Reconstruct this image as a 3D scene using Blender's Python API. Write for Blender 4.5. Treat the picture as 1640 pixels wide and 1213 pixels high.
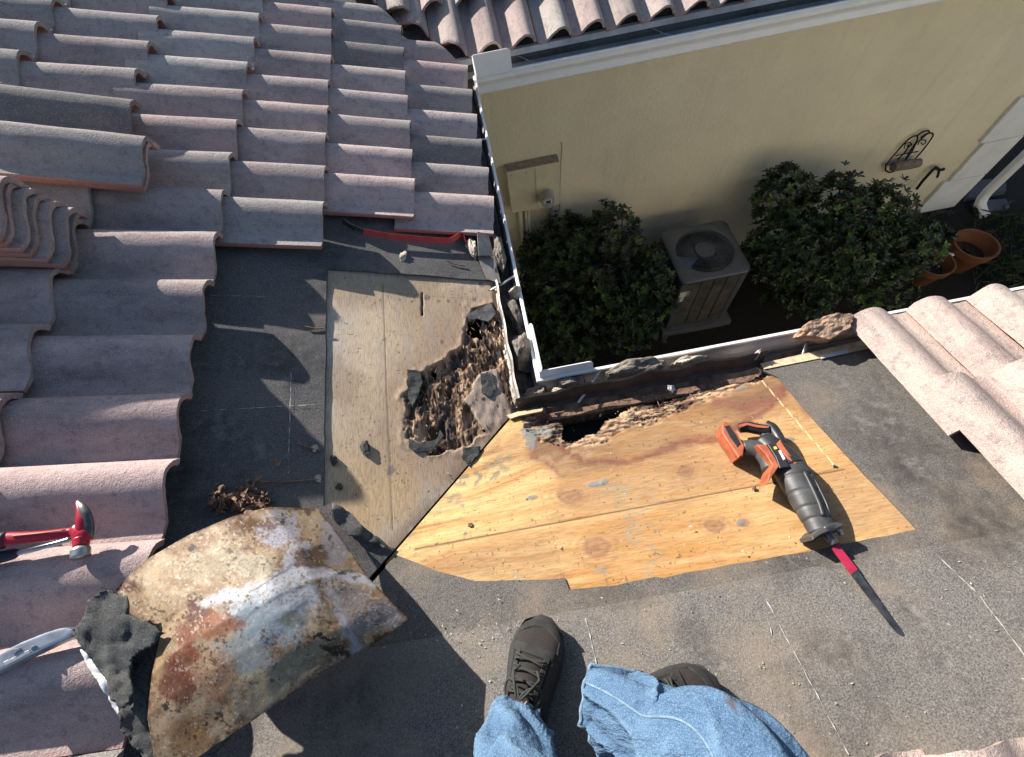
import bpy, bmesh, math, random
import numpy as np
from mathutils import Vector, Matrix, noise as mn
random.seed(7); rng = np.random.default_rng(7)
for o in list(bpy.data.objects): bpy.data.objects.remove(o)
S = bpy.context.scene
COL = S.collection
# ------------------------------------------------------------------ camera, sky, sun, exposure
H = 1.3                                  # camera height above the gutter line
CR = np.array([[0.982100681917996, -0.1588566868802885, -0.10120673697746375],
               [-0.18753348897047384, -0.8748467575219561, -0.4466255046097132],
               [-0.017590937745575585, 0.45761086513186916, -0.8889785458730114]])
F = 714.15
cd = bpy.data.cameras.new('camera'); cam = bpy.data.objects.new('camera', cd); COL.objects.link(cam)
cd.sensor_width = 36; cd.lens = F/1640*36; cd.clip_start = 0.02; cd.clip_end = 600
cam.matrix_world = Matrix(((CR[0][0], -CR[1][0], -CR[2][0], 0), (CR[0][1], -CR[1][1], -CR[2][1], 0),
                           (CR[0][2], -CR[1][2], -CR[2][2], H), (0, 0, 0, 1)))
S.camera = cam
SUN_AZ, SUN_EL = 49.0, 27.5              # light travels towards +x,-y at SUN_AZ below +x
ld = Vector((math.cos(math.radians(SUN_AZ))*math.cos(math.radians(SUN_EL)),
             -math.sin(math.radians(SUN_AZ))*math.cos(math.radians(SUN_EL)), -math.sin(math.radians(SUN_EL))))
sl = bpy.data.lights.new('sun', 'SUN'); sun = bpy.data.objects.new('sun', sl); COL.objects.link(sun)
sl.energy = 5.0; sl.angle = math.radians(0.53); sl.color = (1, 0.935, 0.85)
sun.rotation_euler = ld.to_track_quat('-Z', 'Y').to_euler(); sun.location = (-6, 6, 6)
w = bpy.data.worlds.new('World'); S.world = w; w.use_nodes = True
wt = w.node_tree; bg = wt.nodes['Background']; sk = wt.nodes.new('ShaderNodeTexSky')
sk.sky_type = 'NISHITA'; sk.sun_disc = False; sk.sun_elevation = math.radians(SUN_EL)
sk.sun_rotation = math.atan2(-ld.x, -ld.y)
wt.links.new(sk.outputs[0], bg.inputs[0]); bg.inputs[1].default_value = 0.074
S.view_settings.view_transform = 'Standard'; S.view_settings.look = 'None'
S.view_settings.exposure = 1.08; S.view_settings.gamma = 1
S.render.engine = 'CYCLES'

# ------------------------------------------------------------------ pixel -> place helpers
s = 0.31; X0, Y0, YF = -0.028, 0.556, 2.475; K = math.sqrt(1+s*s)
NL = Vector((s, 0, 1))/K; NN = Vector((0, s, 1))/K; NF = Vector((0, -s, 1))/K
def ray(u, v):
    d = CR.T @ np.array([u-820, v-606.5, F]); return d/np.linalg.norm(d)
def hit(u, v, n, c):
    d = ray(u, v); n = np.array(n, float); t = (c-n[2]*H)/(n@d)
    return Vector((d[0]*t, d[1]*t, H+d[2]*t))
def PL(u, v, h=0): return hit(u, v, (s, 0, 1), s*X0+h*K)     # on / above the left slope
def PN(u, v, h=0): return hit(u, v, (0, s, 1), s*Y0+h*K)     # on / above the near slope
def PZ(u, v, z): return hit(u, v, (0, 0, 1), z)
def PY(u, v, y): return hit(u, v, (0, 1, 0), y)
def zL(x, y, h=0): return s*(X0-x)+h*K
def zN(x, y, h=0): return s*(Y0-y)+h*K
def zF(x, y, h=0): return s*(y-YF)+h*K

# ------------------------------------------------------------------ noise (numpy)
_T = np.random.default_rng(3).random((256, 256))
def vn(x, y, seed=0):
    x = np.asarray(x, float)+seed*17.31; y = np.asarray(y, float)+seed*9.77
    xi = np.floor(x).astype(int); yi = np.floor(y).astype(int); fx = x-xi; fy = y-yi
    fx = fx*fx*(3-2*fx); fy = fy*fy*(3-2*fy); g = lambda i, j: _T[i & 255, j & 255]
    return (g(xi, yi)*(1-fx)+g(xi+1, yi)*fx)*(1-fy)+(g(xi, yi+1)*(1-fx)+g(xi+1, yi+1)*fx)*fy
def fbm(x, y, o=4, seed=0):
    r = 0; a = .5; t = 0
    for i in range(o): r = r+a*vn(np.asarray(x)*2**i, np.asarray(y)*2**i, seed+i*3); t += a; a *= .5
    return r/t
def smooth(a, b, x): t = np.clip((x-a)/(b-a), 0, 1); return t*t*(3-2*t)
def sdist(px, py, poly):
    """signed distance to a polygon, positive inside"""
    P = np.array(poly, float); d = np.full(px.shape, 1e9); ins = np.zeros(px.shape, bool); n = len(P)
    for i in range(n):
        a = P[i]; b = P[(i+1) % n]; e = b-a; wx = px-a[0]; wy = py-a[1]
        t = np.clip((wx*e[0]+wy*e[1])/max(e@e, 1e-12), 0, 1)
        d = np.minimum(d, np.hypot(wx-e[0]*t, wy-e[1]*t))
        c = ((a[1] > py) != (b[1] > py)) & (px < (b[0]-a[0])*(py-a[1])/((b[1]-a[1]) if b[1] != a[1] else 1e-9)+a[0])
        ins ^= c
    return np.where(ins, d, -d)

# ------------------------------------------------------------------ objects
def obj(name, bm, mat=None, parent=None, smooth_=False):
    me = bpy.data.meshes.new(name)
    if isinstance(bm, bmesh.types.BMesh): bm.to_mesh(me); bm.free()
    else: me.from_pydata(*bm)
    o = bpy.data.objects.new(name, me); COL.objects.link(o)
    if mat: me.materials.append(mat)
    if parent: o.parent = parent
    if smooth_: me.shade_smooth()
    return o
def tag(o, label=None, cat=None, group=None, kind=None):
    for k, v in (('label', label), ('category', cat), ('group', group), ('kind', kind)):
        if v: o[k] = v
    return o
def empty(name, loc=(0, 0, 0), label=None, cat=None, group=None):
    o = bpy.data.objects.new(name, None); o.location = loc; COL.objects.link(o); o.empty_display_size = .05
    return tag(o, label, cat, group)
def par(o, root):                         # parent, keeping world coordinates of the mesh
    o.parent = root; o.location = tuple(-Vector(root.location)); return o
def box(bm, a, b):
    a = Vector(a); b = Vector(b); v = [bm.verts.new((x, y, z)) for x in (a.x, b.x) for y in (a.y, b.y) for z in (a.z, b.z)]
    for f in ((0, 1, 3, 2), (4, 6, 7, 5), (0, 4, 5, 1), (2, 3, 7, 6), (0, 2, 6, 4), (1, 5, 7, 3)): bm.faces.new([v[i] for i in f])
    return v
def mbox(a, b, bev=0):
    bm = bmesh.new(); box(bm, a, b); bmesh.ops.recalc_face_normals(bm, faces=bm.faces)
    if bev: bmesh.ops.bevel(bm, geom=list(bm.edges), offset=bev, segments=2, affect='EDGES', profile=.5)
    return bm
def tube(bm, pts, r, n=8, caps=True, flat=1.0, up=None):
    """r: number or list; flat squashes the ring along 'up'"""
    pts = [Vector(p) for p in pts]; R = r if isinstance(r, (list, tuple)) else [r]*len(pts); rings = []
    prev = None
    for i, p in enumerate(pts):
        t = (pts[min(i+1, len(pts)-1)]-pts[max(i-1, 0)]).normalized()
        if up is not None: a = Vector(up)
        elif prev is None: a = Vector((0, 0, 1)) if abs(t.z) < .9 else Vector((1, 0, 0))
        else: a = prev
        a = (a-t*a.dot(t)).normalized(); b = t.cross(a); prev = a
        rings.append([bm.verts.new(p+(a*math.cos(q)*flat+b*math.sin(q))*R[i]) for q in [2*math.pi*k/n for k in range(n)]])
    for i in range(len(rings)-1):
        for k in range(n): bm.faces.new((rings[i][k], rings[i][(k+1) % n], rings[i+1][(k+1) % n], rings[i+1][k]))
    if caps: bm.faces.new(rings[0][::-1]); bm.faces.new(rings[-1])
    return rings
def prism(poly, h0, h1, place, bev=0):
    """polygon (x,y) extruded between heights; place(x,y,h)->Vector"""
    bm = bmesh.new()
    b = [bm.verts.new(place(x, y, h0)) for x, y in poly]; t = [bm.verts.new(place(x, y, h1)) for x, y in poly]
    bm.faces.new(b[::-1]); ft = bm.faces.new(t); n = len(poly)
    for i in range(n): bm.faces.new((b[i], b[(i+1) % n], t[(i+1) % n], t[i]))
    bmesh.ops.recalc_face_normals(bm, faces=bm.faces)
    if bev: bmesh.ops.bevel(bm, geom=[e for e in ft.edges], offset=bev, segments=3, affect='EDGES', profile=.6)
    return bm
def ragged(poly, amp, step, seed=0):
    out = []; n = len(poly)
    for i in range(n):
        a = np.array(poly[i][:2], float); b = np.array(poly[(i+1) % n][:2], float); L = np.linalg.norm(b-a); m = max(1, int(L/step))
        nrm = np.array([-(b-a)[1], (b-a)[0]])/max(L, 1e-9)
        for k in range(m):
            p = a+(b-a)*k/m; q = p if k == 0 else p+nrm*amp*2*(float(fbm(p[0]/step*.7, p[1]/step*.7, 3, seed))-.5)
            out.append(tuple(q))
    return out
def rag_open(pts, amp, step, seed=0):
    out = []
    for a, b in zip(pts, pts[1:]):
        q = ragged([a, b], amp, step, seed); L = np.hypot(b[0]-a[0], b[1]-a[1]); out += q[:max(1, int(L/step))]
    return out+[tuple(pts[-1][:2])]
def sheet(poly, zf, thick, cell=.03, amp=.0015, freq=12, seed=0, lift=None):
    """felt-like sheet: polygon cut into cells, gently uneven, with a thickness"""
    bm = bmesh.new(); vs = [bm.verts.new((x, y, 0)) for x, y in poly]; bm.faces.new(vs)
    xs = [p[0] for p in poly]; ys = [p[1] for p in poly]
    for ax, lo, hi in ((0, min(xs), max(xs)), (1, min(ys), max(ys))):
        c = lo+cell
        while c < hi:
            no = (1, 0, 0) if ax == 0 else (0, 1, 0); co = (c, 0, 0) if ax == 0 else (0, c, 0)
            bmesh.ops.bisect_plane(bm, geom=bm.verts[:]+bm.edges[:]+bm.faces[:], plane_co=co, plane_no=no); c += cell
    bmesh.ops.triangulate(bm, faces=bm.faces[:])
    edges = [e for e in bm.edges if e.is_boundary]
    ext = bmesh.ops.extrude_edge_only(bm, edges=edges); low = {v for v in ext['geom'] if isinstance(v, bmesh.types.BMVert)}
    bm.verts.ensure_lookup_table()
    for v in bm.verts:
        n = float(fbm(v.co.x*freq, v.co.y*freq, 3, seed))-.5
        v.co.z = zf(v.co.x, v.co.y)+n*amp*2+(lift(v.co.x, v.co.y) if lift else 0)-(thick if v in low else 0)
    bmesh.ops.recalc_face_normals(bm, faces=bm.faces)
    return bm
def setcol(me, cols, name='Col'):
    a = me.color_attributes.new(name, 'FLOAT_COLOR', 'POINT'); c = np.ones((len(me.vertices), 4)); c[:, :3] = cols
    a.data.foreach_set('color', c.ravel())

# ------------------------------------------------------------------ materials
def newmat(name):
    m = bpy.data.materials.new(name); m.use_nodes = True; nt = m.node_tree; return m, nt, nt.nodes['Principled BSDF']
def N_(nt, t, **kw):
    n = nt.nodes.new(t)
    for k, v in kw.items():
        if k.startswith('i_'): n.inputs[k[2:].replace('_', ' ')].default_value = v
        else: setattr(n, k, v)
    return n
def ramp(nt, fac, stops):
    r = N_(nt, 'ShaderNodeValToRGB'); e = r.color_ramp.elements
    while len(e) < len(stops): e.new(.5)
    for i, (p, c) in enumerate(stops): e[i].position = p; e[i].color = (*c, 1) if len(c) == 3 else c
    nt.links.new(fac, r.inputs[0]); return r.outputs[0]
def mixc(nt, a, b, fac, mode='MIX'):
    m = N_(nt, 'ShaderNodeMix', data_type='RGBA', blend_type=mode)
    for sock, v in ((m.inputs[6], a), (m.inputs[7], b), (m.inputs[0], fac)):
        if isinstance(v, bpy.types.NodeSocket): nt.links.new(v, sock)
        elif sock == m.inputs[0]: sock.default_value = v
        else: sock.default_value = (*v, 1)
    return m.outputs[2]
def noise(nt, scale, detail=4, rough=.55, vec=None, stretch=None, w=None):
    tc = N_(nt, 'ShaderNodeTexCoord'); src = tc.outputs['Object'] if vec is None else vec
    if stretch:
        mp = N_(nt, 'ShaderNodeMapping'); mp.inputs['Scale'].default_value = stretch; nt.links.new(src, mp.inputs[0]); src = mp.outputs[0]
    n = N_(nt, 'ShaderNodeTexNoise'); n.inputs['Scale'].default_value = scale; n.inputs['Detail'].default_value = detail; n.inputs['Roughness'].default_value = rough
    nt.links.new(src, n.inputs['Vector']); return n.outputs['Fac']
def bump(nt, bs, height, strength=.4, dist=.002, prev=None):
    b = N_(nt, 'ShaderNodeBump'); b.inputs['Strength'].default_value = strength; b.inputs['Distance'].default_value = dist
    nt.links.new(height, b.inputs['Height'])
    if prev: nt.links.new(prev, b.inputs['Normal'])
    nt.links.new(b.outputs[0], bs.inputs['Normal']); return b.outputs[0]
def simple(name, col, rough=.6, metal=0, var=.25, scale=30, bs_=.15, bd=.001, spec=None):
    m, nt, b = newmat(name)
    n = noise(nt, scale, 5); c = ramp(nt, n, [(.3, tuple(x*(1-var) for x in col)), (.7, tuple(min(1, x*(1+var)) for x in col))])
    nt.links.new(c, b.inputs['Base Color']); b.inputs['Roughness'].default_value = rough; b.inputs['Metallic'].default_value = metal
    if spec is not None: b.inputs['Specular IOR Level'].default_value = spec
    if bs_: bump(nt, b, noise(nt, scale*6, 3), bs_, bd)
    return m
def tile_mat(name):
    m, nt, b = newmat(name)
    oi = N_(nt, 'ShaderNodeObjectInfo'); tc = N_(nt, 'ShaderNodeTexCoord')
    off = N_(nt, 'ShaderNodeVectorMath', operation='ADD'); cmb = N_(nt, 'ShaderNodeCombineXYZ')
    mul = N_(nt, 'ShaderNodeMath', operation='MULTIPLY'); mul.inputs[1].default_value = 37.0
    nt.links.new(oi.outputs['Random'], mul.inputs[0]); nt.links.new(mul.outputs[0], cmb.inputs[0]); nt.links.new(mul.outputs[0], cmb.inputs[1])
    nt.links.new(tc.outputs['Object'], off.inputs[0]); nt.links.new(cmb.outputs[0], off.inputs[1]); V = off.outputs[0]
    base = mixc(nt, oi.outputs['Color'], (.10, .095, .10), ramp(nt, noise(nt, 3.2, 7, .7, V, (.5, 1.6, 1)), [(.50, (0, 0, 0)), (.70, (.7,)*3)]))
    streak = noise(nt, 1.0, 6, .7, V, (9, 38, 30)); c = mixc(nt, base, (.12, .115, .125), ramp(nt, streak, [(.50, (0, 0, 0)), (.78, (.4, .4, .4))]))
    blot = noise(nt, 9, 5, .6, V); c = mixc(nt, c, (.36, .25, .235), ramp(nt, blot, [(.5, (0, 0, 0)), (.75, (.5, .5, .5))]))
    fine = noise(nt, 300, 3, .7, V); c = mixc(nt, c, (.66, .60, .56), ramp(nt, fine, [(.54, (0, 0, 0)), (.68, (.6,)*3)]))
    md = noise(nt, 38, 6, .8, V); c = mixc(nt, c, (.13, .11, .11), ramp(nt, md, [(.52, (0, 0, 0)), (.68, (.55,)*3)]))
    fine2 = noise(nt, 260, 3, .7, V); c = mixc(nt, c, (.06, .05, .055), ramp(nt, fine2, [(.6, (0, 0, 0)), (.8, (.7, .7, .7))]))
    # raw red concrete shows on the cut lower edge and underside
    att = N_(nt, 'ShaderNodeAttribute'); att.attribute_name = 'Edge'
    c = mixc(nt, c, (.40, .16, .11), att.outputs['Fac'])
    g3 = noise(nt, 700, 2, .5, V); c = mixc(nt, c, (.08, .07, .075), ramp(nt, g3, [(.30, (.6, .6, .6)), (.46, (0, 0, 0))]))
    nt.links.new(c, b.inputs['Base Color']); b.inputs['Roughness'].default_value = .95; b.inputs['Specular IOR Level'].default_value = .15
    p = bump(nt, b, fine, .8, .003); p = bump(nt, b, noise(nt, 90, 4, .75, V), .55, .006, p)
    return m
def felt_mat(name, dark, light, tan, tanamt=.4, patch=1.6):
    m, nt, b = newmat(name)
    g = noise(nt, 330, 3, .75); c = ramp(nt, g, [(.28, tuple(x*.32 for x in dark)), (.43, tuple(x*.95 for x in dark)), (.59, tuple(x*.95 for x in light)), (.76, tuple(min(1, x*1.6) for x in light))])
    t = noise(nt, patch*3, 6, .6); c = mixc(nt, c, tan, ramp(nt, t, [(.45, (0, 0, 0)), (.72, (tanamt,)*3)]))
    t2 = noise(nt, patch*2.2, 8, .72); c = mixc(nt, c, tuple(x*.42 for x in dark), ramp(nt, t2, [(.50, (0, 0, 0)), (.66, (.8,)*3)]))
    t4 = noise(nt, patch*4.3, 9, .78); c = mixc(nt, c, tuple(min(1, x*1.5) for x in light), ramp(nt, t4, [(.56, (0, 0, 0)), (.70, (.75,)*3)]))
    t3 = noise(nt, 60, 5, .8); c = mixc(nt, c, tuple(min(1, x*2.1) for x in light), ramp(nt, t3, [(.62, (0, 0, 0)), (.78, (.55, .55, .55))]))
    nt.links.new(c, b.inputs['Base Color']); b.inputs['Roughness'].default_value = .93; b.inputs['Specular IOR Level'].default_value = .2
    p = bump(nt, b, g, .75, .002); bump(nt, b, noise(nt, 25, 4), .3, .006, p); return m
def _v(): pass
def vmat(name, bstr=.4, stretch=(1, 1, 1), grain=220, rough=.85, metal=0, dust=.35):
    """colours come from the mesh's own painted wood/rust colours, plus fine procedural grain"""
    m, nt, b = newmat(name); a = N_(nt, 'ShaderNodeVertexColor'); a.layer_name = 'Col'
    g = noise(nt, grain, 5, .7, None, stretch); c = mixc(nt, a.outputs[0], ramp(nt, g, [(.3, (.45,)*3), (.5, (.95,)*3), (.7, (1.25,)*3)]), dust*2, 'MULTIPLY')
    nt.links.new(c, b.inputs['Base Color']); b.inputs['Roughness'].default_value = rough; b.inputs['Metallic'].default_value = metal
    b.inputs['Specular IOR Level'].default_value = .25
    bump(nt, b, g, bstr, .0015); return m
M = {}
M['tile'] = tile_mat('concrete_tile')
M['felt_left'] = felt_mat('felt_left', (.078, .076, .076), (.150, .146, .142), (.20, .17, .14), .45)
M['felt_near'] = felt_mat('felt_near', (.115, .106, .098), (.205, .190, .175), (.265, .21, .155), .65)
M['felt_strip'] = felt_mat('felt_strip', (.085, .079, .073), (.155, .143, .13), (.235, .18, .13), .8)
M['felt_black'] = felt_mat('felt_black', (.045, .048, .05), (.085, .088, .085), (.13, .12, .10), .3)
M['wood'] = vmat('weathered_plywood', .5, (1, .12, 1), 300)
M['wood_n'] = vmat('orange_plywood', .4, (.10, 1, 1), 300)
M['rust'] = vmat('rusted_sheet', .35, (1, 1, 1), 160, .62, .15, .3)
_m = M['rust']; _nt = _m.node_tree; _b = _nt.nodes['Principled BSDF']; _s = _b.inputs['Base Color'].links[0].from_socket
_c = mixc(_nt, _s, (.20, .10, .045), ramp(_nt, noise(_nt, 120, 6, .8), [(.55, (0, 0, 0)), (.66, (.45,)*3)]))
_c = mixc(_nt, _c, (.55, .52, .46), ramp(_nt, noise(_nt, 140, 4, .8), [(.60, (0, 0, 0)), (.70, (.6,)*3)]))
_c = mixc(_nt, _c, (.10, .07, .045), ramp(_nt, noise(_nt, 60, 7, .8), [(.62, (0, 0, 0)), (.72, (.5,)*3)])); _nt.links.new(_c, _b.inputs['Base Color'])
M['stucco'] = simple('stucco', (.92, .83, .62), .92, 0, .06, 2.2, 0)
_m = M['stucco'].node_tree; _b = _m.nodes['Principled BSDF']; bump(_m, _b, noise(_m, 38, 6, .7), .9, .02); _s = _b.inputs['Base Color'].links[0].from_socket
_c = mixc(_m, _s, (.78, .69, .53), ramp(_m, noise(_m, 1.3, 8, .75), [(.48, (0, 0, 0)), (.70, (.35,)*3)])); _c = mixc(_m, _c, (.62, .54, .42), ramp(_m, noise(_m, 1.0, 6, .7, None, (9, 1, .7)), [(.55, (0, 0, 0)), (.75, (.28,)*3)]))
_m.links.new(_c, _b.inputs['Base Color'])
M['quoin'] = simple('quoin_paint', (.80, .81, .82), .85, 0, .06, 8, .3, .003)
M['white'] = simple('white_aluminium', (.80, .80, .78), .35, 0, .05, 14, .05)
M['whitedirt'] = simple('stained_white_aluminium', (.58, .58, .57), .55, 0, .3, 9, .05)
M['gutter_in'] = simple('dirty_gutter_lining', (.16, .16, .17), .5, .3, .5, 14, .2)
M['galv'] = simple('galvanised_steel', (.42, .43, .43), .42, .8, .3, 40, .1)
M['darkmetal'] = simple('tarry_metal', (.028, .023, .021), .7, 0, .5, 30, .4, .002)
M['greymetal'] = simple('old_grey_metal', (.26, .235, .21), .6, .4, .35, 20, .3)
M['mortar'] = simple('mortar', (.42, .36, .29), .95, 0, .45, 35, .9, .004)
M['rustmortar'] = simple('rusty_mortar', (.34, .225, .155), .95, 0, .55, 22, .9, .006)
M['darkmortar'] = simple('dark_mortar', (.17, .145, .12), .95, 0, .6, 30, .9, .004)
M['raww'] = simple('raw_wood', (.50, .38, .24), .8, 0, .3, 60, .4)
M['rotw'] = simple('rotten_wood', (.20, .12, .08), .95, 0, .6, 70, .9, .003)
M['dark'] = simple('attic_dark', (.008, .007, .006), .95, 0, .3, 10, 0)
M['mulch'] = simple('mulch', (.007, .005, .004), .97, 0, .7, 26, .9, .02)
M['paving'] = simple('paving', (.08, .085, .10), .9, 0, .2, 10, .5, .003)
M['panel'] = simple('meter_cabinet_paint', (.70, .64, .46), .55, 0, .08, 8, .05)
M['panel_top'] = simple('dusty_cabinet_top', (.33, .28, .22), .9, 0, .25, 30, .1)
M['grey'] = simple('grey_plastic', (.36, .36, .35), .5, 0, .1, 20, .05)
M['ac'] = simple('condenser_paint', (.092, .103, .122), .45, .2, .12, 14, .1)
M['acfin'] = simple('condenser_fins', (.13, .125, .11), .5, .4, .35, 10, .2)
M['black'] = simple('black_plastic', (.018, .018, .02), .42, 0, .3, 30, .12)
M['rubber'] = simple('black_rubber', (.045, .045, .045), .5, 0, .5, 22, .3, .0008)
M['bluefan'] = simple('blue_fan_blade', (.16, .24, .46), .4, 0, .1, 14, 0)
M['leaf'] = None
M['terra'] = simple('terracotta', (.15, .056, .025), .75, 0, .18, 12, .2)
M['soil'] = simple('potting_soil', (.03, .02, .015), .95, 0, .6, 40, .8, .006)
M['iron'] = simple('wrought_iron', (.03, .028, .026), .6, .6, .3, 40, .2)
M['log'] = simple('grey_log', (.20, .15, .13), .9, 0, .45, 40, .6, .003)
M['orange'] = simple('orange_plastic', (.34, .088, .040), .5, 0, .4, 30, .12)
M['red'] = simple('red_paint', (.36, .010, .028), .32, 0, .2, 30, .08)
M['redbar'] = simple('red_bar_paint', (.42, .028, .02), .4, 0, .25, 40, .1)
M['steel'] = simple('polished_steel', (.40, .40, .40), .35, .9, .2, 50, .1)
M['darksteel'] = simple('dark_steel', (.12, .12, .12), .38, .8, .5, 60, .2)
M['blade_red'] = simple('blade_red', (.33, .015, .05), .5, 0, .2, 60, .1)
M['navy'] = simple('navy_grip', (.015, .018, .035), .5, 0, .3, 40, .3)
M['knife'] = simple('brushed_zinc', (.42, .45, .50), .33, .7, .25, 60, .08)
M['lace'] = simple('lace', (.034, .035, .031), .9, 0, .3, 200, .5)
M['sole'] = simple('sole_rubber', (.022, .021, .02), .8, 0, .3, 60, .4, .001)
M['sock'] = simple('brown_knit', (.04, .023, .019), .95, 0, .3, 150, .8, .001)
M['skin'] = simple('skin', (.50, .30, .21), .55, 0, .1, 20, .1)
M['paper'] = simple('pale_sticker', (.6, .6, .58), .6, 0, .15, 60, 0)
M['shoe'] = simple('charcoal_suede', (.020, .0195, .0185), .85, 0, .4, 60, .7, .0012)
M['mesh'] = simple('brown_mesh', (.025, .019, .017), .9, 0, .3, 300, 1, .001)
M['yellow'] = simple('yellow_mark', (.7, .5, .06), .5, 0, .1, 50, 0)

# ================================================================== GROUND
bm = bmesh.new(); GZ = -2.62
R_ = 60; n = 40
g = np.linspace(-1, 1, n+1); g = np.sign(g)*(np.abs(g)**2.2)*R_
vs = [[bm.verts.new((x+1.8, y+2, GZ+.012*(fbm(x*3, y*3, 2)-.5))) for x in g] for y in g]
for j in range(n):
    for i in range(n): bm.faces.new((vs[j][i], vs[j][i+1], vs[j+1][i+1], vs[j+1][i]))
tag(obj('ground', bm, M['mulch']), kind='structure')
for i, poly in enumerate(([(1560, 288), (1612, 285), (1612, 306), (1548, 318)], [(1560, 322), (1612, 318), (1618, 332), (1570, 342)])):
    P = [PZ(u, v, GZ+.05) for u, v in poly]
    tag(obj('paving_slab', prism([(p.x, p.y) for p in P], -.03, .05, lambda x, y, h: Vector((x, y, GZ+h)), .008), M['paving']),
        ['bluish concrete splash slab at the foot of the white downspout', 'dark stone slab in the soil just in front of the splash slab'][i], 'paving slab')

# ================================================================== HOUSE
house = empty('house', (0, 0, GZ), 'stucco house with clay-coloured tile roof wrapped round a narrow side yard', 'house')
def hp(name, bm, mat, smooth_=False): return par(obj(name, bm, mat, None, smooth_), house)
WY = YF+.62; WX = X0-.62; WN = Y0-.62; XE = 5.0
hp('stucco_wall', mbox((WX+.002, WY, GZ-.1), (XE-.1, WY+.2, -.12)), M['stucco'])
hp('stucco_wall', mbox((WX-.2, WN-.2, GZ-.1), (WX, WY+.2, -.12)), M['stucco'])
hp('stucco_wall', mbox((WX+.002, WN-.2, GZ-.1), (6.5, WN, -.12)), M['stucco'])
hp('stucco_wall', mbox((XE-.3, WY+.202, GZ-.1), (XE-.1, 8, -.12)), M['stucco'])
# soffits
hp('soffit', mbox((WX+.003, WY-.62, -.118), (XE, WY+.1, -.105)), M['white'])
hp('soffit', mbox((WX-.1, WN-.1, -.119), (X0-.02, YF+.6, -.106)), M['white'])
hp('soffit', mbox((X0-.019, WN-.1, -.119), (6.5, Y0-.03, -.106)), M['white'])
# fascias
hp('fascia_board', mbox((X0-.02, YF+.017, -.13), (XE+.05, YF+.04, .034)), M['whitedirt'])
hp('fascia_board', mbox((X0-.045, Y0-.03, -.13), (X0-.02, YF+.016, -.012)), M['raww'])
hp('fascia_board', mbox((X0-.019, Y0-.045, -.13), (6.5, Y0-.02, -.03)), M['rotw'])
# quoin corner blocks, each course a little wider or narrower
ql = PY(1479, 323, WY).x
z = GZ-.02; k = 0
while z < -.2:
    h = .42; x0 = ql+(.0 if k % 2 == 0 else .05)
    hp('quoin_block', mbox((x0, WY-.035, z+.004), (XE-.06, WY-.001, min(z+h-.004, -.125)), .006), M['quoin']); z += h; k += 1

# ---- felt underlayment and decks
def dense(name, x0, x1, y0, y1, step, clip, zf, paint, mat, keep=None):
    xs = np.arange(x0, x1+step, step); ys = np.arange(y0, y1+step, step); X, Y = np.meshgrid(xs, ys)
    X, Y = clip(X, Y); Z, C, hole = paint(X, Y); Z = zf(X, Y)+Z*K
    ny, nx = X.shape; idx = np.arange(nx*ny).reshape(ny, nx)
    q = np.stack([idx[:-1, :-1], idx[:-1, 1:], idx[1:, 1:], idx[1:, :-1]], -1).reshape(-1, 4)
    fx = X.ravel()[q]; fy = Y.ravel()[q]
    area = np.abs((fx[:, 2]-fx[:, 0])*(fy[:, 3]-fy[:, 1])-(fx[:, 3]-fx[:, 1])*(fy[:, 2]-fy[:, 0]))
    ok = (area > step*step*.2) & ~hole.ravel()[q].any(1)
    q = q[ok]; V = np.stack([X.ravel(), Y.ravel(), Z.ravel()], -1)
    used = np.unique(q); mp = -np.ones(len(V), int); mp[used] = np.arange(len(used))
    o = hp(name, (V[used].tolist(), [], mp[q].tolist()), mat, True); setcol(o.data, C.reshape(-1, 3)[used]); return o
def lerp(a, b, t): t = np.asarray(t)[..., None]; return np.asarray(a)*(1-t)+np.asarray(b)*t
def pl2(pts, f): return [tuple(f(u, v)[:2]) for u, v in pts]
def seg(X, Y, a, b):
    a = np.array(a[:2]); b = np.array(b[:2]); e = b-a; t = np.clip(((X-a[0])*e[0]+(Y-a[1])*e[1])/(e@e), 0, 1)
    return np.hypot(X-a[0]-e[0]*t, Y-a[1]-e[1]*t), t

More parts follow.
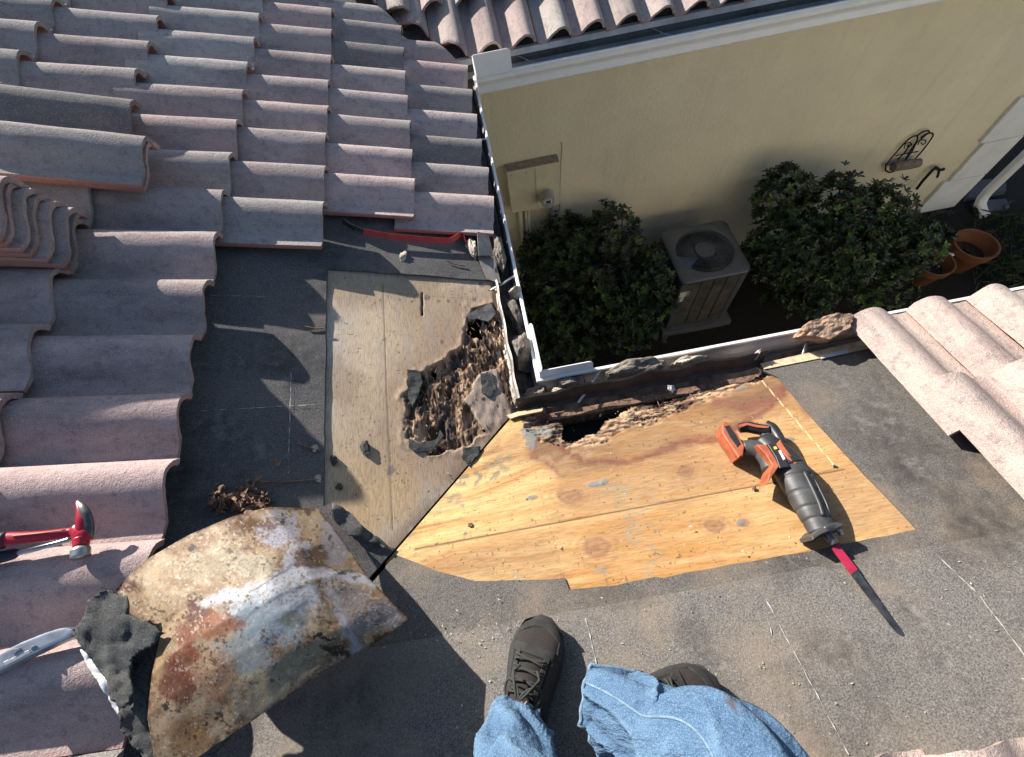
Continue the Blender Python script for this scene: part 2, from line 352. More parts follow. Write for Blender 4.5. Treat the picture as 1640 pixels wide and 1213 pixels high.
def paint_left(X, Y):
    n1 = fbm(X*5, Y*3, 4, 1); n2 = fbm(X*60, Y*7, 4, 2); n3 = fbm(X*2.2+3, Y*2.2, 3, 5)
    C = lerp((.37, .27, .175), (.53, .41, .285), np.clip(n1*1.8-.4, 0, 1))
    C = lerp(C, (.36, .31, .26), np.clip((n2-.5)*2.2, 0, .6))
    C = lerp(C, (.46, .43, .39), smooth(.48, .68, n3)*.5)
    C = lerp(C, (.46, .31, .15), smooth(.42, .7, fbm(X*4, Y*4, 3, 9))*.7*smooth(.75, .3, Y)); C = lerp(C, (.25, .19, .13), smooth(.52, .70, fbm(X*7, Y*5, 5, 19))*.5)
    # water-stain rings round the rot
    rot = pl2([(752, 492), (790, 486), (812, 520), (826, 620), (828, 655), (800, 690), (765, 700), (730, 722), (700, 728), (672, 722), (652, 700), (648, 640), (668, 600), (695, 582), (738, 560), (745, 525)], PL)
    d = sdist(X, Y, rot)+(fbm(X*22, Y*22, 4, 4)-.5)*.045
    C = lerp(C, (.33, .23, .16), smooth(-.13, -.02, d)*.62)
    m = smooth(-.004, .006, d)
    intact = sdist(X, Y, pl2([(745, 640), (770, 595), (795, 590), (812, 640), (822, 672), (790, 700), (772, 690), (760, 660)], PL))+(fbm(X*30, Y*30, 3, 8)-.5)*.02
    m = m*(1-smooth(-.004, .004, intact))
    warp = (fbm(X*24, Y*14, 3, 6)-.5)
    r1 = np.abs(fbm(X*40+warp*2, Y*20+warp*2, 4, 11)-.5)*2
    r2 = fbm(X*130, Y*45, 3, 12); ply = fbm(X*30+warp, Y*15+warp, 4, 15); pf = np.floor(ply*9+.5*fbm(X*90, Y*40, 2, 16))/9; st = fbm(X*160, Y*26, 3, 17)
    deep = smooth(.50, .62, fbm(X*24, Y*16, 3, 14))
    Z = -m*(.003+.014*deep+.022*np.clip(.62-pf, 0, 1)+.008*r1+.010*np.abs(st-.5)*2+.007*r2)+m*.008
    Z = Z+smooth(-.03, .0, d)*(1-m)*.004*vn(X*80, Y*40, 3)
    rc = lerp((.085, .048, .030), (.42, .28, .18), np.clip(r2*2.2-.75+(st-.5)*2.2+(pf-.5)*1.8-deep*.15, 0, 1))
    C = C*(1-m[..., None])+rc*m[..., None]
    ch = smooth(.52, .64, fbm(X*26, Y*18, 4, 33))*m; C = lerp(C, (.045, .038, .034), ch*.75)
    C = lerp(C, (.30, .24, .20), smooth(-.004, .004, intact)*(.35+.5*smooth(.4, .6, fbm(X*12, Y*12, 3, 13))))
    # joint between two boards and nail rows, dark knots of mastic
    for a, b, wd in (((613, 455), (628, 850), .0021), ((612, 468), (760, 480), .0012)):
        dd, t = seg(X, Y, PL(*a), PL(*b)); k = smooth(wd*1.3, wd*.3, dd)*(.75 if wd > .002 else .45)
        C = lerp(C, (.10, .075, .06), k); Z = Z-k*.0008
    dd, t = seg(X, Y, PL(676, 470), PL(676, 505)); k = smooth(.004, .002, dd); C = lerp(C, (.03, .02, .02), k); Z = Z-k*.006
    for u, v, r in ((684, 478, .012), (640, 480, .006), (615, 545, .007), (704, 482, .006), (718, 482, .008), (737, 488, .006), (770, 455, .016), (626, 753, .012), (560, 600, .006), (708, 548, .009), (600, 770, .004), (760, 480, .01)):
        p = PL(u, v); dd = np.hypot(X-p.x, Y-p.y)+(fbm(X*90, Y*90, 3, int(u))-.5)*r*1.6
        C = lerp(C, (.12, .11, .11), smooth(r, r*.5, dd)*.75)
    sp = vn(X*230, Y*230, 21); C = lerp(C, (.08, .06, .05), smooth(.90, .96, sp)*.8)
    sp = vn(X*120+5, Y*120, 22); C = lerp(C, (.09, .07, .06), smooth(.945, .975, sp)*.8)
    vd = np.abs((Y-Y0)-(X-X0)); C = lerp(C, (.16, .11, .08), smooth(.07, .0, vd)*.65*smooth(.35, .6, fbm(X*20, Y*20, 3, 7)))
    hole = (m > .9) & (fbm(X*20, Y*14, 3, 31) > .77)
    ed = smooth(X0-.018, X0, X)
    return Z-ed*.01*fbm(Y*30, X*30, 2), C, hole
def clipL(X, Y): lim = X-X0+Y0+.004; return X, np.maximum(Y, lim)
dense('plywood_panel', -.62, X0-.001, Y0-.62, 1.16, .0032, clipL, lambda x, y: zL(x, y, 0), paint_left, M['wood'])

def paint_near(X, Y):
    wav = (fbm(X*1.6, Y*5, 3, 41)-.5)*.16
    gr = fbm(X*3, (Y+wav)*70, 4, 42); gr2 = fbm(X*8, (Y+wav)*220, 3, 43); big = fbm(X*2.2, Y*5, 3, 44)
    C = lerp((.36, .185, .060), (.47, .305, .145), np.clip(gr*1.9-.45, 0, 1))
    C = lerp(C, (.40, .19, .07), np.clip((gr2-.52)*3, 0, .7))
    C = lerp(C, (.54, .36, .165), smooth(.5, .75, big)*.5)
    C = lerp(C, (.68, .52, .23), smooth(.16, -.2, X)*.45*smooth(.2, .7, gr))
    dirt = fbm(X*3.5+7, Y*6, 5, 63); C = lerp(C, (.27, .16, .085), smooth(.48, .68, dirt)*.55); C = lerp(C, (.24, .12, .06), smooth(.012, .0, np.abs(fbm(X*2.2, Y*7+wav*5, 4, 64)-.5))*.35)
    # knots
    for u, v, r in ((955, 877, .034), (912, 795, .030), (1098, 756, .022), (1190, 838, .014), (1145, 842, .022), (1322, 660, .05), (1200, 655, .045), (1255, 585, .01)):
        p = PN(u, v); dx = (X-p.x)/1.5; dy = Y-p.y; dd = np.hypot(dx, dy)+(fbm(X*30, Y*30, 3, int(u))-.5)*r*.6
        rings = .5+.5*np.sin(dd/r*13); k = smooth(r*1.1, r*.35, dd)
        C = lerp(C, (.20, .10, .065), k*(.5+.35*rings)); C = lerp(C, (.27, .14, .07), smooth(r*2.0, r, dd)*rings*.4)
    # brown water stain up to the eave
    rot = pl2([(828, 668), (1225, 585), (1232, 600), (1175, 628), (1100, 652), (1030, 684), (970, 705), (905, 722), (880, 712), (845, 690)], PN)
    st = pl2([(860, 660), (1260, 590), (1275, 610), (1225, 650), (1180, 690), (1130, 705), (1060, 728), (980, 745), (900, 760), (850, 735)], PN)
    d = sdist(X, Y, rot)+(fbm(X*20, Y*34, 4, 45)-.5)*.05
    ds = sdist(X, Y, st)+(fbm(X*7, Y*12, 4, 46)-.5)*.08
    C = lerp(C, (.15, .082, .048), smooth(-.03, .012, ds)*.85*(.55+.45*smooth(.35, .6, fbm(X*6, Y*30, 4, 49))))
    C = lerp(C, (.22, .075, .05), smooth(.011, .0, np.abs(ds-.003))*.75*smooth(.35, .55, fbm(X*9, Y*9, 2, 48)))
    m = smooth(-.002, .008, d)
    warp = fbm(X*14, Y*26, 3, 47)-.5
    r1 = np.abs(fbm(X*16+warp*2, Y*70+warp*2, 4, 51)-.5)*2; r2 = fbm(X*45, Y*150, 3, 52); pf = np.floor(fbm(X*12, Y*30, 4, 53)*9+.5*r2)/9
    depth = smooth(.0, .05, d)
    Z = -m*(.002+.010*depth+.040*np.clip(.6-pf, 0, 1)+.014*r1+.008*r2)+m*.005
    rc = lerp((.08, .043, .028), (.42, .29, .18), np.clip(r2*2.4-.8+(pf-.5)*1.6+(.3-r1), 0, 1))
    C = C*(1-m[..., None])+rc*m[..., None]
    eave_tint = smooth(.060, .005, Y0-Y+(fbm(X*20, Y*20, 3, 57)-.5)*.05)[..., None]*.85*m[..., None]; C = C*(1-eave_tint)+np.array((.035, .022, .017))*eave_tint  # rot colour gets darker towards the eave
    hp_ = pl2([(880, 668), (905, 672), (940, 664), (985, 655), (1020, 640), (1060, 634), (1100, 622), (1150, 610), (1190, 600), (1215, 592), (1215, 584), (875, 652)], PN)
    hd = sdist(X, Y, hp_)+(fbm(X*26, Y*40, 4, 55)-.5)*.035
    h2 = sdist(X, Y, pl2([(900, 700), (902, 668), (925, 655), (1005, 636), (992, 662), (966, 672), (962, 684), (940, 692), (918, 704)], PN))+(fbm(X*45, Y*45, 3, 56)-.5)*.012
    hole = (hd > -.006) | (h2 > .0)
    Z = Z-smooth(-.03, .0, np.maximum(hd, h2))*.012
    for pts, wd, c, k_ in (([(880, 706), (940, 735), (1000, 742), (1070, 722), (1120, 706), (1180, 684), (1225, 662), (1262, 634), (1268, 606)], .010, (.17, .065, .045), .8), ([(1150, 640), (1200, 655), (1255, 640)], .016, (.20, .08, .055), .7)):
        dd = np.full(X.shape, 1e9)
        for a, b in zip(pts, pts[1:]): dd = np.minimum(dd, seg(X+(fbm(X*9, Y*9, 4, 91)-.5)*.05, Y+(fbm(X*9, Y*9, 4, 92)-.5)*.05, PN(*a), PN(*b))[0])
        C = lerp(C, c, smooth(wd*1.5, wd*.2, dd+(fbm(X*60, Y*60, 3, 93)-.5)*wd*1.4)*k_*(1-m))
    for u, v, rx, ry, c, k_ in ((760, 765, .10, .035, (.16, .155, .115), .75), (800, 740, .05, .03, (.16, .155, .12), .6), (720, 800, .05, .02, (.17, .16, .12), .5), (900, 735, .10, .03, (.30, .20, .12), .6), (680, 850, .05, .03, (.28, .20, .10), .4)):
        p = PN(u, v); dd = np.hypot((X-p.x)/rx, (Y-p.y)/ry)+(fbm(X*14, Y*14, 4, int(u))-.5)*1.3
        C = lerp(C, c, smooth(1.1, .5, dd)*smooth(.44, .56, fbm(X*75, Y*75, 3, int(v)))*k_)
    # joints, nail line, chalk
    for a, b, wd, cc in (((665, 880), (1352, 752), .0024, (.09, .05, .03)), ((838, 690), (907, 935), .0010, (.18, .12, .08))):
        dd, t = seg(X, Y, PN(*a), PN(*b)); k = smooth(wd*1.4, wd*.4, dd)*(1 if wd > .002 else .6*(np.sin(t*140) > -.2))
        C = lerp(C, cc, k*.9); Z = Z-k*.0008
    dd, t = seg(X, Y, PN(1205, 592), PN(1340, 750)); C = lerp(C, (.82, .62, .32), smooth(.0018, .0006, dd)*.8)
    # grey felt remnants stuck to the wood
    for u, v, rx, ry in ((862, 690, .055, .022), (850, 700, .02, .05), (955, 775, .02, .01), (850, 797, .022, .007), (968, 773, .016, .008), (1185, 622, .02, .008), (1178, 730, .022, .006), (1262, 706, .02, .007), (1240, 690, .01, .005), (1185, 838, .012, .008), (745, 855, .006, .006)):
        p = PN(u, v); dd = np.hypot((X-p.x)/rx, (Y-p.y)/ry)+(fbm(X*60, Y*60, 4, int(u+v))-.5)*1.6
        k = smooth(1.0, .8, dd); C = lerp(C, (.17, .18, .175), k*.85); Z = Z+k*.0012
    cl = smooth(.62, .72, fbm(X*9, Y*9, 3, 58))*smooth(.5, .62, fbm(X*90, Y*90, 2, 59))*smooth(.45, -.05, X)
    C = lerp(C, (.22, .22, .17), cl*.8)
    sp = vn(X*230, Y*230, 61); C = lerp(C, (.12, .06, .03), smooth(.91, .97, sp)*.8)
    sp = vn(X*110+5, Y*110, 62); C = lerp(C, (.08, .05, .03), smooth(.95, .98, sp)*.8)
    ed = smooth(Y0-.02, Y0, Y)
    return Z-ed*.01*fbm(X*30, Y*30, 2), C, hole
def clipN(X, Y): lim = Y-Y0+X0+.004; return np.maximum(X, lim), Y
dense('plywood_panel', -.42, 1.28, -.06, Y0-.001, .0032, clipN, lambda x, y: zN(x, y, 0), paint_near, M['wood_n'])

# felt sheets
a = PL(525, 433); b = PL(797, 452); c = PL(520, 812)
vall = lambda t: (X0-t, Y0-t)
topcut = ragged([(a.x, a.y), (b.x, b.y)], .004, .03, 2)[:-1]
poly = [(X0+.004, YF), (X0+.002, b.y)]+[tuple(q) for q in [(b.x, b.y)]]
poly += rag_open([(b.x, b.y), (a.x, a.y), (c.x, c.y)], .004, .03, 2)[1:]
for u, v in ((535, 806), (548, 830), (572, 850), (600, 868), (634, 888)):
    p = PL(u, v); poly.append((p.x, max(p.y, p.x-X0+Y0+.002)))
poly += [(-3.2, Y0-3.17), (-3.2, YF+3.17)]
hp('felt_underlayment', sheet(poly, lambda x, y: zL(x, y, .0085), .010, .06, .002), M['felt_left'])
pn = pl2([(636, 890), (700, 915), (760, 931), (850, 929), (904, 926), (911, 944), (985, 938), (1050, 924), (1062, 926), (1100, 917), (1300, 882), (1466, 848), (1400, 778), (1310, 682), (1245, 606), (1222, 596)], PN)
ylap = PN(900, 982).y
p0 = pn[0]; lapx = ylap-Y0+X0
A = [(lapx, ylap-.01), (pn[0][0], pn[0][1])]+rag_open(pn, .003, .03, 5)[1:]+[(pn[-1][0], Y0-.012), (6.5, Y0-.012), (6.5, ylap-.01)]
hp('felt_underlayment', sheet(A, lambda x, y: zN(x, y, .006), .008, .06, .0015, 10, 4), M['felt_strip'])
Bp = rag_open([(lapx, ylap), (6.5, ylap)], .002, .05, 6)+[(6.5, -3.2), (Y0*0+(-3.2-Y0+X0), -3.2)]
Bp = [q for q in Bp if True]
hp('felt_underlayment', sheet(Bp, lambda x, y: zN(x, y, .0115), .005, .08, .0018, 9, 8), M['felt_near'])
hp('roof_deck', sheet([(X0-.02, YF+.0), (XE+.1, YF), (XE+.1, YF+3), (X0-3.02, YF+3)], lambda x, y: zF(x, y, .0), .02, .4, 0), M['felt_left'])
# near-black backing added below the panels so the rotted-through holes look unlit
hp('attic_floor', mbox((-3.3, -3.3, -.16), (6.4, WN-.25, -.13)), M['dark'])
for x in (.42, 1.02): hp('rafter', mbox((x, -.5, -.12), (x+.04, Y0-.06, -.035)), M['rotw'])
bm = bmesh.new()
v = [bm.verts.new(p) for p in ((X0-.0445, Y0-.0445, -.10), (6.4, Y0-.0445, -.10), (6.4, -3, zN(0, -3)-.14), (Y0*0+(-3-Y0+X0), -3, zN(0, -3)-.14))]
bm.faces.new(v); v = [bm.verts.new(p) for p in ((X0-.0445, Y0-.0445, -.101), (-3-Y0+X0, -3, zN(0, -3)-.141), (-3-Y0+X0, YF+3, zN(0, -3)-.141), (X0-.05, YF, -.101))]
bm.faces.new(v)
hp('dark_backing', bm, M['dark'])
# white drip strip and exposed tan battens along the right end of the near patch
def strip_n(name, px, w_, h, mat, th=.003):
    P = pl2(px, PN); bm = bmesh.new(); bm.free()
    return hp(name, prism(P, h-th, h, lambda x, y, hh: Vector((x, y, zN(x, y, hh)))), mat)
strip_n('drip_edge_strip', [(1216, 585), (1222, 594), (1395, 560), (1400, 547), (1380, 548)], 0, .010, M['raww'])
strip_n('drip_edge_strip', [(1310, 573), (1312, 578), (1355, 569), (1353, 563)], 0, .0135, M['whitedirt'])
hp('valley_board', prism(pl2([(812, 668), (830, 662), (870, 657), (868, 661), (833, 668), (818, 673)], PN), .004, .012, lambda x, y, hh: Vector((x, y, zN(x, y, hh)))), M['raww'])
# chalk lines on the felt
def chalk(pts, f, zf, wd=.0035, seed=0):
    bm = bmesh.new(); a = f(*pts[0]); b = f(*pts[1]); d = (b-a); L = d.length; d.normalize(); side = Vector((-d.y, d.x, 0))*wd; prev = None
    for i in range(int(L/.004)+2):
        p = a+d*min(L, i*.004); j = side*(float(vn(i*.23, seed))-.5)*.7; w2 = .06+.75*max(0, float(fbm(i*.35, seed*7, 3))-.40)*2
        q = [bm.verts.new((k.x, k.y, zf(k.x, k.y))) for k in (p+j-side*w2, p+j+side*w2)]
        if prev: bm.faces.new((prev[0], q[0], q[1], prev[1]))
        prev = q
    return bm
M['chalk'] = simple('chalk', (.38, .36, .33), .95, 0, .1, 50, 0)
for i, (a, b) in enumerate((((1217, 950), (1352, 1205)), ((1488, 885), (1560, 955)), ((1560, 955), (1640, 1062)), ((937, 990), (958, 1075)), ((1225, 990), (1232, 1020)))):
    hp('chalk_line', chalk((a, b), PN, lambda x, y: zN(x, y, .0136), .0024, i), M['chalk'])
for i, (a, b) in enumerate((((325, 661), (520, 650)), ((335, 477), (432, 479)), ((470, 600), (466, 760)))):
    hp('chalk_line', chalk((a, b), PL, lambda x, y: zL(x, y, .0122), .0022, 20+i), M['chalk'])
# torn felt remnants on the left panel
def flake(poly, f, zf, h, th, seed, mat, amp=.004):
    P = ragged(pl2(poly, f), amp, .008, seed)
    return sheet(P, lambda x, y: zf(x, y, h), th, .012, .004, 60, seed)
for i, pg in enumerate(([(653, 594), (672, 596), (678, 612), (670, 635), (662, 655), (655, 640)], [(655, 703), (672, 712), (700, 705), (706, 690), (712, 700), (695, 722), (668, 726), (656, 718)],
                        [(742, 718), (770, 716), (768, 728), (752, 748), (742, 738)], [(748, 505), (765, 498), (786, 488), (796, 505), (782, 518), (765, 512), (752, 516)],
                        [(770, 600), (790, 600), (795, 625), (785, 638), (772, 630)])):
    hp('felt_remnant', flake(pg, PL, zL, .008, .006, i, None), M['felt_black'] if i != 3 else M['felt_left'])
# splinters in the rot
def splinters(cnt, poly, f, zf, seed, ang, hmax=.012):
    r = random.Random(seed); bm = bmesh.new(); P = pl2(poly, f); xs = [p[0] for p in P]; ys = [p[1] for p in P]; k = 0
    pa = np.array(P)
    while k < cnt:
        x = r.uniform(min(xs), max(xs)); y = r.uniform(min(ys), max(ys))
        if float(sdist(np.array([x]), np.array([y]), P)[0]) < 0: continue
        a = math.radians(ang)+r.gauss(0, .5); l = r.uniform(.006, .028); d = Vector((math.cos(a), math.sin(a), r.uniform(-.25, .35))); p = Vector((x, y, zf(x, y, r.uniform(-.004, hmax))))
        sd = Vector((-d.y, d.x, 0)).normalized()*r.uniform(.0006, .0022); up = Vector((0, 0, 1))*r.uniform(.001, .003)
        q = [bm.verts.new(p-d*l/2-sd*.4), bm.verts.new(p-d*l/2+sd*.5), bm.verts.new(p+sd), bm.verts.new(p-sd), bm.verts.new(p+d*l/2), bm.verts.new(p+up*2)]
        for f_ in ((0, 1, 5), (1, 2, 5), (2, 4, 5), (4, 3, 5), (3, 0, 5), (0, 3, 4, 2, 1)): bm.faces.new([q[i] for i in f_])
        k += 1
    return bm
rotL = [(752, 500), (800, 495), (822, 600), (826, 655), (770, 700), (720, 720), (665, 718), (652, 640), (690, 585), (740, 560)]
rotN = [(850, 668), (1225, 590), (1160, 618), (1090, 642), (1020, 672), (960, 698), (900, 712)]
o = hp('rotten_splinters', splinters(90, rotL, PL, zL, 3, 90, .001), M['rotw']); o['kind'] = 'stuff'
o = hp('rotten_splinters', splinters(60, rotL, PL, zL, 4, 90, .004), M['raww']); o['kind'] = 'stuff'
o = hp('rotten_splinters', splinters(40, [(1000, 660), (1225, 600), (1160, 618), (1090, 645), (1020, 678)], PN, zN, 5, 2, .001), M['rotw']); o['kind'] = 'stuff'

# ---- bent metal flange (old drip edge) along the deck edges
def flange(pts, hts, mat, name, tilt, r=None):
    """pts on the deck edge, hts flange height; a thin upright ribbon with a turned lip"""
    bm = bmesh.new(); rows = []
    for i, (p, h) in enumerate(zip(pts, hts)):
        p = Vector(p); t = Vector(tilt)
        rows.append([bm.verts.new(p-t.normalized()*.012+Vector((0, 0, -.006))), bm.verts.new(p), bm.verts.new(p+Vector((0, 0, h))+t*(.25+.12*float(vn(i*.4, 2)))*h), bm.verts.new(p+Vector((0, 0, h+.003))+t.normalized()*.006+t*.3*h)])
    for a, b in zip(rows, rows[1:]):
        for k in range(3): bm.faces.new((a[k], b[k], b[k+1], a[k+1]))
    o = hp(name, bm, mat, False); m = o.modifiers.new('thick', 'SOLIDIFY'); m.thickness = .0016; return o
P = []; Hh = []
for i in range(24):
    t = i/23; y = 1.07+(Y0+.01-1.07)*t; x = X0+.002+.002*math.sin(i*.9); P.append((x, y, -.004)); Hh.append(.022+.016*t+.004*math.sin(i*1.3))
flange(P, Hh, M['greymetal'], 'drip_edge', (.6, 0, 0))
P = []; Hh = []
for i in range(34):
    t = i/33; x = X0+.002+t*(PN(1222, 580).x-X0); P.append((x, Y0+.004+.004*math.sin(i*.8), .0)); Hh.append(.036+.007*float(fbm(i*.31, 3, 3))+.010*math.sin(t*3.1))
flange(P, Hh, M['darkmetal'], 'drip_edge', (0, .7, 0))
P = [(X0+.003, y, -.004) for y in np.linspace(2.44, 1.09, 20)]
flange(P, [.012+.006*math.sin(i) for i in range(20)], M['darkmetal'], 'drip_edge', (.6, 0, 0))

# ================================================================== GUTTERS
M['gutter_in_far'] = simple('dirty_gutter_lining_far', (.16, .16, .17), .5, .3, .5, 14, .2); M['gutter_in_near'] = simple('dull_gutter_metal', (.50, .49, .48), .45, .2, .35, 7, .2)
def gutter(name, run, label, hangers, guards, mats):
    """run(w, z, t) -> point, t 0..1 along the run (mitred ends)"""
    root = empty(name, tuple(run(.05, -.1, .5)), label, 'gutter')
    prof = [(0, -.062), (0, -.075), (0, -.09), (.004, -.098), (.06, -.1), (.084, -.1), (.088, -.094), (.088, -.062), (.092, -.05), (.102, -.036), (.106, -.028), (.107, -.010), (.110, 0), (.108, .005), (.100, .005), (.098, -.001)]
    ts = np.linspace(0, 1, 40); bm = bmesh.new(); rows = []
    for t in ts: rows.append([bm.verts.new(run(w_, z_, t)) for w_, z_ in prof])
    for a, b in zip(rows, rows[1:]):
        for k in range(len(prof)-1): bm.faces.new((a[k], a[k+1], b[k+1], b[k]))
    bmesh.ops.recalc_face_normals(bm, faces=bm.faces)
    o = par(obj('trough', bm, M['white'], None), root); m = o.modifiers.new('thick', 'SOLIDIFY'); m.thickness = .0014; m.offset = 0
    # dirt lining
    bm = bmesh.new(); rows = []
    for t in np.linspace(0, 1, 160):
        rows.append([bm.verts.new(run(w_, -.085+.016*float(fbm(t*60, w_*60, 3, 5)), t)) for w_ in (.003, .02, .04, .06, .072)])
    for a, b in zip(rows, rows[1:]):
        for k in range(4): bm.faces.new((a[k], a[k+1], b[k+1], b[k]))
    par(obj('gutter_dirt', bm, M['darkmortar'], None, True), root)
    bm = bmesh.new(); ti = -.060
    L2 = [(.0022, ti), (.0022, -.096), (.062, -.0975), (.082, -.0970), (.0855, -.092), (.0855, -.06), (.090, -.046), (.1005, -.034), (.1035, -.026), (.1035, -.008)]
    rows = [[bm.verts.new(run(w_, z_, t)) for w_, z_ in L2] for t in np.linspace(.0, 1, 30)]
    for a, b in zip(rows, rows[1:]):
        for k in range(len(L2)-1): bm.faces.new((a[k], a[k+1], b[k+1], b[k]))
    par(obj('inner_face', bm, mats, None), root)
    for t in hangers:
        bm = bmesh.new(); a = run(.0, .004, t); b = run(.104, .001, t); tube(bm, [a, a.lerp(b, .5)+Vector((0, 0, -.004)), b], .0045, 8, True, .45)
        par(obj('hanger', bm, M['galv'], None, True), root)
    for gp in guards:
        par(obj('splash_guard', gp, M['white'], None), root)
    return root
def plate(p, d, L, h, r=.02, th=.0014, lean=(0, 0, 0)):
    """upright plate with a rounded outer corner: p base corner, d direction, length, height"""
    p = Vector(p); d = Vector(d).normalized(); up = (Vector((0, 0, 1))+Vector(lean)).normalized()
    out = [(0, 0), (L, 0), (L, h-r)]+[(L-r+r*math.cos(a), h-r+r*math.sin(a)) for a in np.linspace(0, math.pi/2, 7)[1:]]+[(.003, h), (0, h-.003)]
    nn = d.cross(up).normalized()*th; bm = bmesh.new()
    f = [bm.verts.new(p+d*x+up*y-nn) for x, y in out]; b = [bm.verts.new(p+d*x+up*y+nn) for x, y in out]; bm.faces.new(f); bm.faces.new(b[::-1])
    for i in range(len(out)): bm.faces.new((f[i], f[(i+1) % len(out)], b[(i+1) % len(out)], b[i]))
    bmesh.ops.recalc_face_normals(bm, faces=bm.faces); return bm
LIP = .110; gx = X0+.0; gy = Y0-.016; gyf = YF+.014
def run_near(w_, z_, t): xs = gx-.018+w_; return Vector((xs+(6.4-xs)*t, gy+w_, z_))
def run_left(w_, z_, t): a_ = gy+w_; b_ = gyf-w_; return Vector((gx-.018+w_, a_+(b_-a_)*t, z_))
def run_far(w_, z_, t): xs = gx-.018+w_; return Vector((xs+(XE+.1-xs)*t, gyf-w_, z_))
cn = Vector((gx-.018+LIP, gy+LIP, .004)); cf = Vector((gx-.018+LIP, gyf-LIP, .004))
tp = lambda run, u, v, ax: (PZ(u, v, 0)[ax]-run(.05, 0, 0)[ax])/(run(.05, 0, 1)[ax]-run(.05, 0, 0)[ax])
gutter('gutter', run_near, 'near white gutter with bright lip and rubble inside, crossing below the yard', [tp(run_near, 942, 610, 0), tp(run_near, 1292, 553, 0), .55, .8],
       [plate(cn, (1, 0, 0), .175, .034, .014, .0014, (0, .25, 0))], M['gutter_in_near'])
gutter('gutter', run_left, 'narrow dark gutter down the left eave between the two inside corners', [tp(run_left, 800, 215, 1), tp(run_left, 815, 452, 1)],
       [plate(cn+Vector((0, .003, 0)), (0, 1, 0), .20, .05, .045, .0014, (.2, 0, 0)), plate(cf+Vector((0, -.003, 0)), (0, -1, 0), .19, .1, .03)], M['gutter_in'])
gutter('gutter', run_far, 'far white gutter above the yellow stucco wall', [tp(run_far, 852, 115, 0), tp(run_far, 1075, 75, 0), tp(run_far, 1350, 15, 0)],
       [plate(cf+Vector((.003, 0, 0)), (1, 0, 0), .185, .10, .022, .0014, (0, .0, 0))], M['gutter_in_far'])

# ================================================================== ROOF TILES
PR = [(0, .020), (.006, .034), (.014, .047), (.026, .058), (.040, .0645), (.051, .066), (.064, .0648), (.078, .0605), (.092, .0535), (.105, .045), (.117, .0355), (.128, .0255), (.139, .017), (.151, .012), (.165, .0102), (.178, .0105), (.190, .012)]
TH = .0145; TL = .415
def tile_mesh(seed, L=TL):
    r = random.Random(seed); nu = 22; us = [L*i/nu for i in range(nu+1)]
    nr = []
    for i, (v, z) in enumerate(PR):
        a = PR[max(i-1, 0)]; b = PR[min(i+1, len(PR)-1)]; dv, dz = b[0]-a[0], b[1]-a[1]; l = math.hypot(dv, dz); nr.append((-dz/l, dv/l))
    V = []; E = []; top = {}; bot = {}
    for i, u in enumerate(us):
        for j, (v, z) in enumerate(PR):
            dz = .0016*(mn.noise(Vector((u*9+seed*5, v*22, 0))))+.0006*mn.noise(Vector((u*50, v*60, seed)))
            ue = u
            if i == 0: ue = .0045*mn.noise(Vector((v*35, seed*3.3, 1)))+.002*mn.noise(Vector((v*120, seed, 4)))
            th = TH*(1+.12*mn.noise(Vector((v*30, u*4, seed))))
            top[i, j] = len(V); V.append((ue, v+nr[j][0]*0, z+TH+dz)); E.append(0.0 if j < len(PR)-1 else .3)
            bot[i, j] = len(V); V.append((ue+(.002 if i == 0 else 0), v-nr[j][0]*th, z+TH-nr[j][1]*th)); E.append(.12 if i == 0 and j < len(PR)-2 else .95)
    Fc = []; nj = len(PR)
    for i in range(nu):
        for j in range(nj-1):
            Fc.append((top[i, j], top[i+1, j], top[i+1, j+1], top[i, j+1])); Fc.append((bot[i, j], bot[i, j+1], bot[i+1, j+1], bot[i+1, j]))
        Fc.append((top[i, 0], bot[i, 0], bot[i+1, 0], top[i+1, 0])); j = nj-1; Fc.append((top[i, j], top[i+1, j], bot[i+1, j], bot[i, j]))
    for i in (0, nu):
        for j in range(nj-1):
            q = (top[i, j], top[i, j+1], bot[i, j+1], bot[i, j]); Fc.append(q if i == 0 else q[::-1])
    me = bpy.data.meshes.new('roof_tile'); me.from_pydata(V, [], Fc); me.materials.append(M['tile'])
    bm = bmesh.new(); bm.from_mesh(me); bmesh.ops.recalc_face_normals(bm, faces=bm.faces); bm.to_mesh(me); bm.free()
    me.shade_smooth()
    me.set_sharp_from_angle(angle=math.radians(38))
    at = me.attributes.new('Edge', 'FLOAT', 'POINT'); at.data.foreach_set('value', E)
    return me
TM = [tile_mesh(i+1) for i in range(7)]
ORD = ['first', 'second', 'third', 'fourth', 'fifth', 'sixth', 'seventh', 'eighth', 'ninth', 'tenth', 'eleventh', 'twelfth', 'thirteenth', 'fourteenth', 'fifteenth', 'sixteenth', 'seventeenth', 'eighteenth', 'nineteenth', 'twentieth', 'twenty-first', 'twenty-second', 'twenty-third', 'twenty-fourth', 'twenty-fifth', 'twenty-sixth']
def inframe(me, mw, marg=0):
    pts = [mw @ Vector(c) for c in ((0, 0, .07), (.36, 0, .07), (0, .19, .02), (.36, .19, .02), (.18, .05, .08))]
    for p in pts:
        q = CR @ np.array([p.x, p.y, p.z-H])
        if q[2] < .05: continue
        u = q[0]/q[2]*F+820; v = q[1]/q[2]*F+606.5
        if -marg < u < 1640+marg and -marg < v < 1213+marg: return True
    return False
def frame(o_, u_, v_, tilt=0.06):
    u_ = Vector(u_).normalized(); v_ = Vector(v_).normalized(); n_ = u_.cross(v_)
    u2 = (u_-n_*tilt).normalized(); n2 = u2.cross(v_)
    m = Matrix((u2, v_, n2)).transposed().to_4x4(); m.translation = Vector(o_); return m
